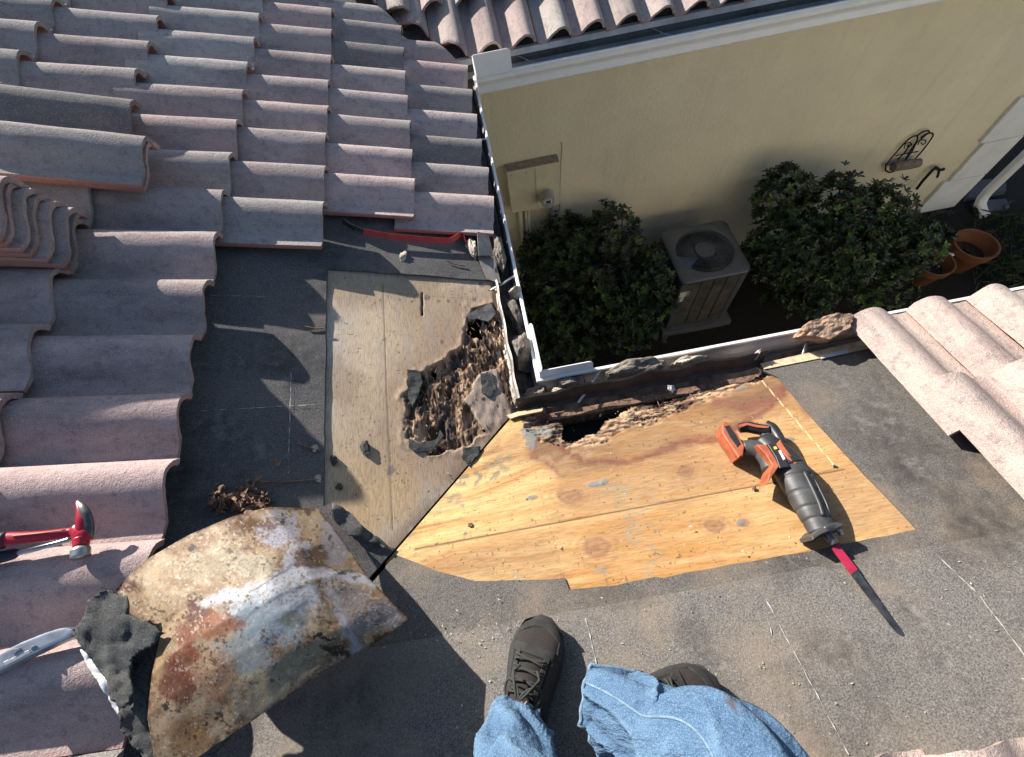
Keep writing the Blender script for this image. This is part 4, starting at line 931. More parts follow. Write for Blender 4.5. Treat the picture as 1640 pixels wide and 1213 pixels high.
# shoe plate, collar, blade
sp_('shoe_plate', sweep([(1298, 863), (1306, 855), (1322, 847), (1344, 842)], [.012, .030, .055, .050], [.008, .0095, .0095, .0075], 14, 1.0), M['darksteel'], True)
sp_('shoe_plate', outl([(1296, 860), (1305, 850), (1325, 842), (1346, 838), (1347, 844), (1328, 850), (1310, 858), (1299, 866)], .006, .060, .003, .05), M['rubber'])
sp_('shoe_arm', sweep([(1332, 845), (1345, 851), (1347, 858)], [.030, .030, .030], [.005, .006, .004], 10), M['galv'], True)
sp_('blade_clamp', sweep([(1321, 852), (1329, 862), (1337, 873)], [.034, .033, .032], [.013, .0125, .0105], 20), M['darksteel'], True)
def blade_bm(px, mat_h, th=.0013):
    P = [on(u, v, h) for u, v, h in px]; n_ = (P[1]-P[0]).cross(P[-1]-P[0]).normalized()*th; bm = bmesh.new()
    a = [bm.verts.new(p-n_) for p in P]; b = [bm.verts.new(p+n_) for p in P]; bm.faces.new(a[::-1]); bm.faces.new(b)
    for i in range(len(P)): bm.faces.new((a[i], a[(i+1) % len(P)], b[(i+1) % len(P)], b[i]))
    bmesh.ops.recalc_face_normals(bm, faces=bm.faces); return bm
A0, A1 = np.array([1336., 875]), np.array([1449., 1023])
ax = (A1-A0)/np.linalg.norm(A1-A0); pr = np.array([-ax[1], ax[0]])
def bl(t, o_): p = A0+(A1-A0)*t+pr*o_; hh = .030-.020*t; return (p[0], p[1], hh)
sp_('blade', blade_bm([bl(0, 5.5), bl(0, -6.5), bl(.28, -7), bl(.28, 6.5)], 0), M['blade_red'])
teeth = []
for i in range(68):
    t = .28+.72*i/68; wd = -6.6+2.6*((t-.28)/.72)+(0 if i % 2 else 1.4); teeth.append(bl(t, wd))
sp_('blade', blade_bm([bl(.28, 6.5), *teeth, bl(1, -2.5), bl(1.0, -1.0), bl(.93, 5.0), bl(.6, 6.2)], 0), M['darksteel'])
# --- hammer on the left tiles
def zl(u, v, h): return PL(u, v, h)
ham = empty('hammer', tuple(PL(60, 850, .1)), 'red claw hammer with steel head lying on the left tiles', 'hammer')
def hq(name, bm, mat, sm=False): return par(obj(name, bm, mat, None, sm), ham)
def sweepL(px, rs_, n=14, flat=1.0):
    bm = bmesh.new(); P = np.array([list(zl(*q)) for q in px]); tt = np.linspace(0, 1, len(P)); t2 = np.linspace(0, 1, len(P)*5)
    P2 = np.stack([np.interp(t2, tt, P[:, k]) for k in range(3)], -1); R2 = np.interp(t2, tt, rs_)
    for _ in range(4): P2[1:-1] = (P2[:-2]+2*P2[1:-1]+P2[2:])/4
    tube(bm, [Vector(p) for p in P2], R2.tolist(), n, True, flat, tuple(NL)); return bm
hh = .125
hq('handle', sweepL([(-60, 874, hh), (0, 864, hh), (40, 862, hh), (80, 858, hh), (118, 852, hh)], [.016, .0145, .0125, .011, .010], 14, .6), M['red'], True)
hq('grip', sweepL([(-80, 878, hh), (-30, 870, hh), (8, 866, hh)], [.018, .0175, .0168], 14, .7), M['navy'], True)
hq('handle_rib', sweepL([(20, 859, hh+.009), (60, 855, hh+.008), (105, 849, hh+.008)], [.0014, .0016, .0014], 8), M['orange'], True)
hq('head_socket', sweepL([(118, 848, hh), (127, 850, hh), (134, 856, hh), (136, 868, hh)], [.013, .017, .018, .014], 16, .75), M['red'], True)
hq('claw', sweepL([(139, 862, hh), (140, 845, hh+.006), (137, 825, hh+.012), (131, 812, hh+.012), (123, 803, hh+.006)], [.012, .0125, .011, .008, .003], 14, .55), M['darksteel'], True)
hq('claw_face', sweepL([(130, 850, hh+.006), (130, 832, hh+.012), (127, 815, hh+.012), (122, 805, hh+.007)], [.012, .010, .006, .002], 12, .6), M['red'], True)
hq('poll', sweepL([(130, 862, hh), (130, 875, hh)], [.0145, .0135], 20, .95), M['red'], True)
hq('striking_face', sweepL([(129, 876, hh), (129, 880, hh), (129, 893, hh)], [.0125, .0165, .0165], 24, .95), M['steel'], True)
rod = empty('nail_punch', tuple(PL(50, 885, .09)), 'steel rod tool with dark grip lying just below the hammer handle', 'hand tool')
bm = sweepL([(26, 887, .105), (60, 879, .105), (95, 869, .108), (112, 864, .108)], [.005, .0052, .0048, .0055], 12); par(obj('shaft', bm, M['galv'], None, True), rod)
bm = sweepL([(-60, 905, .105), (0, 893, .105), (24, 887, .105), (30, 886, .105)], [.0125, .0125, .011, .006], 14, .8); par(obj('grip', bm, M['navy'], None, True), rod)
# --- utility knife
kn = empty('utility_knife', tuple(PL(50, 1045, .11)), 'silver utility knife pointing at the black felt scrap', 'utility knife')
def kprism(px, h0, h1, bev):
    P = [zl(u, v, h1) for u, v in px]; return prism([(p.x, p.y) for p in P], h0, h1, lambda x, y, h: Vector((x, y, zL(x, y, h))), bev)
par(obj('body', kprism([(-60, 1078), (0, 1046), (30, 1030), (70, 1014), (92, 1007), (104, 1005), (114, 1008), (118, 1014), (110, 1021), (80, 1034), (40, 1053), (0, 1074), (-50, 1098)], .105, .127, .005), M['knife']), kn)
par(obj('slider_button', kprism([(14, 1044), (20, 1040), (30, 1038), (32, 1041), (20, 1048)], .12, .131, .001), M['steel']), kn)
par(obj('screw', sweepL([(55, 1038, .126), (55, 1038, .1295)], [.0045, .004], 16), M['steel']), kn)
par(obj('embossed_panel', kprism([(5, 1061), (46, 1041), (49, 1046), (8, 1067)], .12, .1285, .0008), M['galv']), kn)
# --- red pry bar
pb = empty('pry_bar', tuple(PL(650, 372, .02)), 'flat red pry bar tucked under the ends of the left eave tiles', 'pry bar')
def ribbon(px, wd, th=.003):
    bm = bmesh.new(); rows = []
    P = np.array([list(PL(u, v, h)) for u, v, h in px]); tt = np.linspace(0, 1, len(P)); t2 = np.linspace(0, 1, 50)
    P2 = np.stack([np.interp(t2, tt, P[:, k]) for k in range(3)], -1)
    for _ in range(3): P2[1:-1] = (P2[:-2]+2*P2[1:-1]+P2[2:])/4
    sd = Vector((0, .5, .7)).normalized()
    for i, p in enumerate(P2):
        t = Vector(P2[min(i+1, 49)]-P2[max(i-1, 0)]).normalized(); q = (sd-t*sd.dot(t)).normalized()*wd/2; nn = t.cross(q).normalized()*th/2; p = Vector(p)
        rows.append([bm.verts.new(p+q+nn), bm.verts.new(p-q+nn), bm.verts.new(p-q-nn), bm.verts.new(p+q-nn)])
    for a, b in zip(rows, rows[1:]):
        for k in range(4): bm.faces.new((a[k], a[(k+1) % 4], b[(k+1) % 4], b[k]))
    bm.faces.new(rows[0]); bm.faces.new(rows[-1][::-1]); bmesh.ops.recalc_face_normals(bm, faces=bm.faces); return bm
par(obj('shaft', ribbon([(582, 371, .032), (620, 378, .032), (680, 384, .032), (720, 386, .032), (730, 381, .035), (738, 375, .036), (743, 381, .031), (746, 390, .024)], .019), M['redbar']), pb)
par(obj('bare_tip', ribbon([(549, 354, .030), (562, 363, .030), (581, 370.7, .032)], .018), M['darksteel']), pb)

# ================================================================== YARD: METER, WIRE, CONDENSER
mb = empty('electric_meter_cabinet', (0, 0, 0), 'beige electric meter cabinet with round glass meter on the stucco wall', 'meter box')
TL_ = PY(807.3, 263.8, WY); TRr = PY(892.3, 247.3, WY); ztop = (TL_.z+TRr.z)/2; FL = PZ(811, 276.6, ztop); FR = PZ(896.6, 261, ztop)
fy = (FL.y+FR.y)/2; fy = min(fy, WY-.08); zb = PY(819.2, 342.4, fy).z; xa, xb = PY(811, 276.6, fy).x, PY(896.6, 261, fy).x
mb.location = ((xa+xb)/2, WY, zb); xm = PY(858, 300, fy).x
par(obj('cabinet', mbox((xa, fy+.006, zb), (xb, WY-.001, ztop), .004), M['panel']), mb)
par(obj('door', mbox((xa+.003, fy-.003, zb+.004), (xm-.003, fy+.007, ztop-.004), .003), M['panel']), mb)
par(obj('door', mbox((xm+.003, fy-.003, zb+.004), (xb-.003, fy+.007, ztop-.004), .003), M['panel']), mb)
par(obj('dusty_top', mbox((xa+.002, fy+.008, ztop+.0005), (xb-.002, WY-.002, ztop+.003)), M['panel_top']), mb)
for fx in (.22, .72):
    xx = xa+(xb-xa)*fx; par(obj('knockout', mbox((xx-.035, (fy+WY)/2-.03, ztop+.0032), (xx+.035, (fy+WY)/2+.03, ztop+.007), .002), M['panel_top']), mb)
mc = PY(874, 312, fy)
bm = bmesh.new(); tube(bm, [Vector((mc.x, fy+.002, mc.z+.015)), Vector((mc.x, fy-.02, mc.z+.015))], .072, 32); par(obj('meter_ring', bm, M['panel'], None, False), mb)
bm = bmesh.new(); tube(bm, [Vector((mc.x, fy-.018, mc.z+.015)), Vector((mc.x, fy-.07, mc.z+.014)), Vector((mc.x, fy-.11, mc.z+.012))], [.062, .060, .055], 32); par(obj('meter_body', bm, M['grey'], None, False), mb)
md = par(obj('meter_display', mbox((mc.x-.032, fy-.113, mc.z-.01), (mc.x+.032, fy-.1095, mc.z+.045)), M['paper']), mb)
par(obj('display_window', mbox((mc.x-.018, fy-.116, mc.z+.012), (mc.x+.020, fy-.1135, mc.z+.035)), M['black']), mb)
par(obj('display_label', mbox((mc.x-.028, fy-.116, mc.z-.004), (mc.x+.026, fy-.1135, mc.z+.006)), M['bluefan']), mb)
for q in (.18, .30, .36): bm = bmesh.new(); xx = xa+(xb-xa)*q; tube(bm, [(xx, WY-.03, zb+.002), (xx, WY-.03, GZ)], .012 if q != .18 else .02, 12); par(obj('conduit', bm, M['panel'], None, True), mb)
bm = bmesh.new(); xx = xa+(xb-xa)*.88; tube(bm, [(xx, WY-.035, zb+.002), (xx, WY-.035, GZ)], .028, 16); par(obj('conduit', bm, M['grey'], None, True), mb)
for fx, fz in ((.1, .02), (.38, .02), (.32, -.01), (.8, -.01)):
    bm = bmesh.new(); xx = xa+(xb-xa)*fx; zz = ztop-fz-.01 if fz > 0 else zb; tube(bm, [(xx, fy-.003, zz), (xx, fy-.012, zz-.004)], .012, 10); par(obj('latch', bm, M['panel']), mb)
bm = bmesh.new(); W_ = [PY(u, v, WY-.006) for u, v in ((899, 228), (900, 236), (898, 262), (897, 300), (896, 335), (893, 345))]; tube(bm, W_, .004, 6)
tag(obj('wall_cable', bm, M['grey'], None, True), 'thin cable running down the stucco right of the meter cabinet', 'cable')

ac = empty('air_conditioner', (0, 0, 0), 'dark square outdoor air conditioner unit with round fan grille between the bushes', 'air conditioner')
base = PZ(1155, 505, GZ+.06); cz = .74
# find unit size from the photographed corner positions
best = None
for hz in np.arange(.45, 1.0, .01):
    t_ = PZ(1202, 426, GZ+.06+hz); e = (t_-base).xy.length
    if best is None or e < best[0]: best = (e, hz, t_)
hz = best[1]; tc = [PZ(u, v, GZ+.06+hz) for u, v in ((1056, 370), (1164, 350), (1203, 430), (1094, 458))]
cx = sum(p.x for p in tc)/4; cy = sum(p.y for p in tc)/4; sz = ((tc[0]-tc[1]).length+(tc[1]-tc[2]).length+(tc[2]-tc[3]).length+(tc[3]-tc[0]).length)/8
ac.location = (cx, cy, GZ+.06)
def rrect(cx, cy, hs, r, n=6):
    out = []
    for sx, sy, a0 in ((1, 1, 0), (-1, 1, 90), (-1, -1, 180), (1, -1, 270)):
        for i in range(n+1):
            a = math.radians(a0+90*i/n); out.append((cx+sx*(hs-r)+r*math.cos(a), cy+sy*(hs-r)+r*math.sin(a)))
    return out
zt = GZ+.06+hz; fr = sz*.80
def acp(name, bm, mat, sm=False): return par(obj(name, bm, mat, None, sm), ac)
tag(par(obj('concrete_pad', mbox((cx-sz-.02, cy-sz-.03, GZ-.02), (cx+sz+.06, cy+sz+.03, GZ+.0599), .01), M['paving']), ac))
acp('base_pan', prism(rrect(cx, cy, sz*.97, .05), GZ+.0602, GZ+.10, lambda x, y, h: Vector((x, y, h))), M['ac'])
for sx, sy in ((1, 1), (-1, 1), (-1, -1), (1, -1)):
    acp('corner_post', mbox((cx+sx*sz*.95-(.06 if sx > 0 else 0), cy+sy*sz*.95-(.06 if sy > 0 else 0), GZ+.101), (cx+sx*sz*.95+(.06 if sx < 0 else 0), cy+sy*sz*.95+(.06 if sy < 0 else 0), zt-.042), .012), M['ac'])
# louvred sides: fins between dark grooves
def side(axis, sgn):
    bm = bmesh.new(); w0 = -sz*.95+.065; w1 = sz*.95-.065; nb = 4; st = (w1-w0)/nb; d = sz*.92*sgn
    for i in range(nb):
        a, b = w0+i*st+.006, w0+(i+1)*st-.006
        if axis == 'y': box(bm, (cx+a, cy+d-.012, GZ+.12), (cx+b, cy+d+.004, zt-.06))
        else: box(bm, (cx+d-.012, cy+a, GZ+.12), (cx+d+.004, cy+b, zt-.06))
        zz = GZ+.13
        while zz < zt-.07:
            if axis == 'y': box(bm, (cx+a, cy+d-.018, zz), (cx+b, cy+d+.012, zz+.004))
            else: box(bm, (cx+d-.018, cy+a, zz), (cx+d+.012, cy+b, zz+.004))
            zz += .022
    bmesh.ops.recalc_face_normals(bm, faces=bm.faces); return bm
acp('louvre_panel', side('y', -1), M['acfin']); acp('louvre_panel', side('x', 1), M['acfin']); acp('louvre_panel', side('y', 1), M['acfin'])
acp('service_panel', mbox((cx-sz*.955, cy-sz*.88, GZ+.102), (cx-sz*.92, cy+sz*.88, zt-.043), .003), M['ac'])
acp('service_panel', mbox((cx-sz*.93, cy-sz*.957, GZ+.102), (cx-sz*.58, cy-sz*.925, zt-.043), .003), M['ac'])
acp('core', mbox((cx-sz*.86, cy-sz*.86, GZ+.10), (cx+sz*.86, cy+sz*.86, zt-.30)), M['dark'])
acp('rating_label', mbox((cx-sz*.90, cy-sz*.960, zt-.22), (cx-sz*.62, cy-sz*.9575, zt-.15)), M['paper'])
acp('rating_label', mbox((cx-sz*.84, cy-sz*.960, zt-.29), (cx-sz*.74, cy-sz*.9575, zt-.225)), M['paper'])
acp('warning_label', mbox((cx-sz*.955-.004, cy-sz*.5, zt-.2), (cx-sz*.955-.001, cy-sz*.25, zt-.1)), M['paper'])
# lid with a round opening
bm = bmesh.new(); out = rrect(cx, cy, sz, sz*.2, 8); N2 = 72
ring = [(cx+fr*math.cos(a), cy+fr*math.sin(a)) for a in [2*math.pi*i/N2 for i in range(N2)]]
def angi(p): return math.atan2(p[1]-cy, p[0]-cx)
def ro(a):
    lo, hi = 0, sz*1.5
    best_ = max(out, key=lambda p: 0); P_ = np.array(out)
    c_, s_ = math.cos(a), math.sin(a); m_ = 1e9
    for i in range(len(out)):
        p, q = np.array(out[i])-[cx, cy], np.array(out[(i+1) % len(out)])-[cx, cy]; d_ = q-p; den = c_*d_[1]-s_*d_[0]
        if abs(den) < 1e-12: continue
        t_ = (p[0]*d_[1]-p[1]*d_[0])/den; w_ = (p[0]*s_-p[1]*c_)/den
        if t_ > 0 and -1e-6 <= w_ <= 1+1e-6: m_ = min(m_, t_)
    return m_
rows = []
for i in range(N2):
    a = 2*math.pi*i/N2; c_, s_ = math.cos(a), math.sin(a); R0 = ro(a)
    rows.append([bm.verts.new((cx+c_*r_, cy+s_*r_, z_)) for r_, z_ in ((fr-.006, zt-.05), (fr-.002, zt-.004), (fr+.006, zt), (R0-.014, zt-.004), (R0-.004, zt-.010), (R0, zt-.018), (R0, zt-.042), (R0-.02, zt-.042))])
for i in range(N2):
    a, b = rows[i], rows[(i+1) % N2]
    for k in range(7): bm.faces.new((a[k], b[k], b[k+1], a[k+1]))
bmesh.ops.recalc_face_normals(bm, faces=bm.faces); acp('lid', bm, M['ac'], True)
bm = bmesh.new()
for i in range(96):
    a = 2*math.pi*i/96; c_, s_ = math.cos(a), math.sin(a)
    tube(bm, [(cx+c_*.07, cy+s_*.07, zt-.008), (cx+c_*fr*.6, cy+s_*fr*.6, zt+.006), (cx+c_*(fr+.002), cy+s_*(fr+.002), zt-.004)], .0017, 4, False)
for rr_ in (.45, .7, .92): tube(bm, [(cx+math.cos(a)*fr*rr_, cy+math.sin(a)*fr*rr_, zt-.001) for a in np.linspace(0, 2*math.pi, 49)], .0018, 4, False)
acp('fan_grille', bm, M['ac'])
bm = bmesh.new(); tube(bm, [(cx, cy, zt-.012), (cx, cy, zt+.008), (cx, cy, zt+.012)], [.085, .085, .076], 32); acp('grille_hub', bm, M['ac'])
for q in range(4):
    a = math.radians(45+90*q); bm = bmesh.new(); tube(bm, [(cx+.05*math.cos(a), cy+.05*math.sin(a), zt+.0122), (cx+.05*math.cos(a), cy+.05*math.sin(a), zt+.015)], .007, 10); acp('screw', bm, M['black'])
for q in range(3):
    bm = bmesh.new(); a0 = math.radians(190+120*q); rows = []
    for i in range(9):
        r_ = .06+(fr*.9-.06)*i/8; w_ = .45+.25*i/8
        rows.append([bm.verts.new((cx+r_*math.cos(a0+w_*(j/6-.5)*2*.8), cy+r_*math.sin(a0+w_*(j/6-.5)*2*.8), zt-.075+.05*(j/6-.5))) for j in range(7)])
    for a, b in zip(rows, rows[1:]):
        for j in range(6): bm.faces.new((a[j], a[j+1], b[j+1], b[j]))
    o = acp('fan_blade', bm, M['bluefan'] if q == 0 else M['darksteel'], True); m_ = o.modifiers.new('t', 'SOLIDIFY'); m_.thickness = .003

# ================================================================== PLANTS, POTS, WALL IRON
def leafmat(name, c1, c2, c3):
    m, nt, b = newmat(name); a = N_(nt, 'ShaderNodeVertexColor'); a.layer_name = 'Col'
    nt.links.new(a.outputs[0], b.inputs['Base Color']); b.inputs['Roughness'].default_value = .38; b.inputs['Specular IOR Level'].default_value = .5
    try: b.inputs['Subsurface Weight'].default_value = 0
    except Exception: pass
    return m
M['leaf'] = leafmat('leaf', 0, 0, 0); M['bark'] = simple('shrub_bark', (.10, .085, .06), .9, 0, .3, 30, .4)
def bush(name, blobs, label, seed, count, leafL=.048):
    r = random.Random(seed); bx_ = sum(b[0] for b in blobs)/len(blobs); by_ = sum(b[1] for b in blobs)/len(blobs)
    root = empty(name, (bx_, by_, GZ), label, 'bush'); V = []; Fc = []; Cc = []; tips = []
    tot = sum(b[3]*b[4] for b in blobs)
    for (x, y, z, rx, rz) in blobs:
        for k in range(int(count*rx*rz/tot)):
            th = r.uniform(0, 2*math.pi); ph = math.acos(r.uniform(-.35, 1)); rad = r.uniform(.5, 1.0)**.5*(1.0 if r.random() > .12 else r.uniform(1.05, 1.28))
            d = Vector((math.sin(ph)*math.cos(th), math.sin(ph)*math.sin(th), math.cos(ph)))
            k2 = 1+.22*mn.noise(d*2.3+Vector((seed, x, y)))
            p = Vector((x+d.x*rx*rad*k2, y+d.y*rx*rad*k2, z+d.z*rz*rad*k2))
            if p.y > WY-.03: continue
            if abs(p.x-cx) < sz+.05 and abs(p.y-cy) < sz+.05: continue
            if p.z < GZ+.03: continue
            tips.append(p); ax_ = (d+Vector((r.gauss(0, .35), r.gauss(0, .35), .55+r.gauss(0, .2)))).normalized()
            base_c = Vector((.007, .019, .006)).lerp(Vector((.040, .075, .015)), max(0, min(1, r.gauss(.25, .3))) if r.random() > .08 else 1.8)
            e1 = ax_.orthogonal().normalized(); e2 = ax_.cross(e1); nl = r.randint(6, 9); o_ = r.random()*6
            for q in range(nl):
                a = o_+q*2.4; el = .25+.5*(q/nl); dd = (e1*math.cos(a)+e2*math.sin(a))*math.cos(el)+ax_*math.sin(el); dd.normalize()
                sd_ = dd.cross(ax_).normalized(); L = leafL*r.uniform(.7, 1.25); w_ = L*.20; up_ = sd_.cross(dd).normalized()
                i0 = len(V); pts = [p, p+dd*L*.4+sd_*w_*.8+up_*.002, p+dd*L*.75+sd_*w_, p+dd*L-up_*.004, p+dd*L*.75-sd_*w_, p+dd*L*.4-sd_*w_*.8+up_*.002, p+dd*L*.6-up_*.004]
                V += [tuple(t) for t in pts]; Fc += [(i0, i0+1, i0+6), (i0+1, i0+2, i0+6), (i0+2, i0+3, i0+6), (i0+3, i0+4, i0+6), (i0+4, i0+5, i0+6), (i0+5, i0, i0+6)]
                cc = base_c*r.uniform(.75, 1.3); Cc += [tuple(cc)]*7
    o = obj('foliage', (V, [], Fc), M['leaf'], None, False); setcol(o.data, np.array(Cc)); par(o, root)
    bm = bmesh.new()
    for k in range(26):
        t_ = r.choice(tips); b_ = Vector((bx_+r.gauss(0, .08), by_+r.gauss(0, .08), GZ)); mid = b_.lerp(t_, .5)+Vector((r.gauss(0, .05), r.gauss(0, .05), .06))
        tube(bm, [b_, mid, t_], [.011, .008, .003], 6)
    par(obj('stem', bm, M['bark'], None, True), root); return root
def wp(u, v, z): p = PZ(u, v, z); return p
def blob(u, v, z, rx, rz): p = PZ(u, v, z); return (p.x, p.y, z, rx, rz)
bush('evergreen_shrub', [blob(905, 400, GZ+.75, .30, .34), blob(975, 385, GZ+.8, .27, .34), blob(885, 470, GZ+.55, .30, .35), blob(960, 470, GZ+.55, .34, .35), blob(1040, 470, GZ+.6, .27, .32), blob(1000, 520, GZ+.40, .3, .3), blob(900, 545, GZ+.35, .32, .3), blob(1045, 440, GZ+.62, .22, .28), blob(870, 420, GZ+.65, .26, .3)],
     'dark glossy shrub below the meter cabinet, left of the air conditioner', 5, 1900)
bush('evergreen_shrub', [blob(1250, 320, GZ+.95, .22, .3), blob(1325, 345, GZ+.85, .30, .33), blob(1395, 350, GZ+.75, .26, .30), blob(1462, 390, GZ+.45, .26, .26), blob(1250, 400, GZ+.7, .30, .34), blob(1340, 400, GZ+.7, .34, .36), blob(1420, 400, GZ+.55, .30, .32), blob(1290, 460, GZ+.4, .3, .3), blob(1400, 450, GZ+.3, .3, .25)],
     'large dark shrub right of the air conditioner, reaching over the clay pots', 8, 2100)
# grass-like weeds
bm = bmesh.new(); r = random.Random(4)
for k in range(260):
    p = PZ(r.uniform(1560, 1680), r.uniform(340, 470), GZ); l = r.uniform(.08, .22); a = r.uniform(0, 6.28); d = Vector((math.cos(a), math.sin(a), .8))*l; sd_ = Vector((-math.sin(a), math.cos(a), 0))*.006
    q = [bm.verts.new(p-sd_), bm.verts.new(p+sd_), bm.verts.new(p+d*.6+sd_*.8), bm.verts.new(p+d+Vector((0, 0, -l*.3)))]; bm.faces.new((q[0], q[1], q[2])); bm.faces.new((q[0], q[2], q[3]))
M['weed'] = simple('weed_green', (.03, .05, .02), .7, 0, .3, 10, 0)
tag(obj('weeds', bm, M['weed']), 'sparse dark weeds in the soil at the right edge of the yard', 'weeds', None, 'stuff')
# pots
def pot(u, v, zr, R0, label, seed, tilt=(0, 0)):
    c_ = PZ(u, v, GZ+zr); root = empty('clay_pot', (c_.x, c_.y, GZ+.0), label, 'flower pot')
    bm = bmesh.new(); prof = [(R0*.62, 0), (R0*.64, .005), (R0*.9, zr*.72), (R0*.93, zr*.74), (R0*1.0, zr*.76), (R0*1.03, zr*.99), (R0*1.0, zr), (R0*.93, zr*.99), (R0*.9, zr*.75), (R0*.84, zr*.70), (R0*.7, zr*.35), (0, zr*.33)]
    n_ = 48; rows = [[bm.verts.new((q_*math.cos(2*math.pi*i/n_), q_*math.sin(2*math.pi*i/n_), z_)) for i in range(n_)] for q_, z_ in prof[:-1]]
    for a, b in zip(rows, rows[1:]):
        for i in range(n_): bm.faces.new((a[i], a[(i+1) % n_], b[(i+1) % n_], b[i]))
    bm.faces.new(rows[0][::-1]); bmesh.ops.recalc_face_normals(bm, faces=bm.faces)
    o = obj('pot_body', bm, M['terra'], root, True); o.data.set_sharp_from_angle(angle=.6)
    bm = bmesh.new(); vs_ = [[bm.verts.new((R0*.78*q_/8*math.cos(2*math.pi*i/32), R0*.78*q_/8*math.sin(2*math.pi*i/32), zr*.52+.03*float(fbm(q_*.7+seed, i*.4, 3)))) for i in range(32)] for q_ in range(1, 9)]
    for a, b in zip(vs_, vs_[1:]):
        for i in range(32): bm.faces.new((a[i], a[(i+1) % 32], b[(i+1) % 32], b[i]))
    bm.faces.new(vs_[0]); obj('soil', bm, M['soil'], root, True)
    root.rotation_euler = (tilt[0], tilt[1], 0); return root
pot(1565, 390, .30, .185, 'larger round terracotta pot standing free of the big shrub', 1)
pot(1498, 418, .26, .17, 'smaller terracotta pot half hidden under the big shrub', 2)
chunk(PZ(1524, 408, GZ+.24), (.03, .035, .01), 611, M['quoin'], 'plastic_scrap', 'crumpled white scrap lying in the smaller terracotta pot', 'scrap', None, sub=3)
# wrought iron wall bracket with a log
tr = empty('iron_wall_trellis', (0, 0, 0), 'small black wrought iron trellis with scrolls fixed to the stucco', 'trellis')
def ywall(u, v, off=.03): return PY(u, v, WY-off)
tr.location = tuple(ywall(1455, 255, 0))
def curve(pxs, r0, closed=False, n=30, off=.03):
    P = np.array([list(ywall(u, v, off)) for u, v in pxs]); tt = np.linspace(0, 1, len(P)); t2 = np.linspace(0, 1, n)
    P2 = np.stack([np.interp(t2, tt, P[:, k]) for k in range(3)], -1)
    for _ in range(2): P2[1:-1] = (P2[:-2]+2*P2[1:-1]+P2[2:])/4
    bm = bmesh.new(); tube(bm, [Vector(p) for p in P2], r0, 6); return bm
for pxs in ([(1419, 262), (1418, 273), (1424, 277), (1437, 273)], [(1419, 264), (1432, 248), (1448, 230), (1456, 222), (1466, 217), (1470, 219), (1469, 226), (1460, 238), (1450, 256)],
            [(1468, 218), (1478, 211), (1486, 209), (1489, 212), (1482, 217), (1472, 226)], [(1474, 221), (1484, 214), (1493, 213), (1495, 217), (1488, 228), (1474, 246), (1464, 256)],
            [(1437, 256), (1448, 246), (1456, 233), (1460, 230)], [(1450, 256), (1460, 244), (1466, 232), (1470, 226)]):
    par(obj('iron_bar', curve(pxs, .0065), M['iron'], None, True), tr)
par(obj('crossbar', curve([(1434, 250), (1450, 246), (1470, 243)], .0055), M['iron'], None, True), tr)
for pxs in ([(1448, 238), (1450, 230), (1458, 228), (1461, 233), (1456, 236), (1453, 233)], [(1470, 232), (1473, 225), (1482, 224), (1483, 229), (1478, 232), (1475, 229)]):
    par(obj('scroll', curve(pxs, .0045), M['iron'], None, True), tr)
bm = bmesh.new(); a, b = ywall(1430, 268, .08), ywall(1472, 261, .08); tube(bm, [a, a.lerp(b, .3)+Vector((0, 0, .004)), a.lerp(b, .7), b], [.04, .044, .043, .038], 14)
tag(obj('wooden_log', bm, M['log'], None, False), 'short grey log resting on the wrought iron wall trellis', 'log')
sg = empty('hose_tap', tuple(ywall(1500, 290, 0)), 'dark hose tap and pipe low on the stucco wall beside the white corner', 'tap')
par(obj('riser_pipe', curve([(1468, 303), (1476, 292), (1486, 281), (1494, 272), (1500, 269)], .013, n=20, off=.05), M['iron'], None, True), sg)
par(obj('tap_body', curve([(1498, 268), (1505, 273), (1512, 271)], .014, n=10, off=.05), M['iron'], None, True), sg)
par(obj('spout', curve([(1504, 272), (1503, 279), (1501, 284)], .011, n=8, off=.07), M['iron'], None, True), sg)
# downspout
ds = empty('downspout', tuple(PZ(1545, 310, GZ)), 'white downspout with a turned foot at the right corner of the stucco wall', 'downspout')
dz = [PY(1548, 300, WY-.11), PY(1660, 190, WY-.11)]
bot_ = PZ(1548, 312, GZ+.08); dx, dy = bot_.x+.03, WY-.10
bm = bmesh.new(); sq = .045
def rect_sweep(bm, pts, wx, wy_):
    rows = []
    for p, d in pts:
        p = Vector(p); d = Vector(d).normalized(); xx = Vector((1, 0, 0)); yy = d.cross(xx).normalized(); c8 = []
        for i in range(16):
            a = 2*math.pi*(i+.5)/16; cc, ss = math.cos(a), math.sin(a); k = 1/max(abs(cc), abs(ss)); k = min(k, 1.25)
            rp = .0 if i % 2 else .0; c8.append(bm.verts.new(p+xx*cc*k*wx+yy*ss*k*wy_))
        rows.append(c8)
    for a, b in zip(rows, rows[1:]):
        for i in range(16): bm.faces.new((a[i], a[(i+1) % 16], b[(i+1) % 16], b[i]))
rect_sweep(bm, [((dx, dy, -.3), (0, 0, -1)), ((dx, dy, -1.2), (0, 0, -1)), ((dx, dy, GZ+.22), (0, 0, -1)), ((dx, dy-.01, GZ+.15), (0, -.3, -1)), ((dx, dy-.04, GZ+.09), (0, -1, -1)), ((dx, dy-.10, GZ+.06), (0, -1, -.35)), ((dx, dy-.17, GZ+.045), (0, -1, -.2))], sq, .035)
par(obj('pipe', bm, M['white'], None, False), ds)
for z_ in (GZ+.9, GZ+1.8): par(obj('strap', mbox((dx-.06, dy-.038, z_), (dx+.06, WY-.036, z_+.03), .002), M['greymetal'], None), ds)

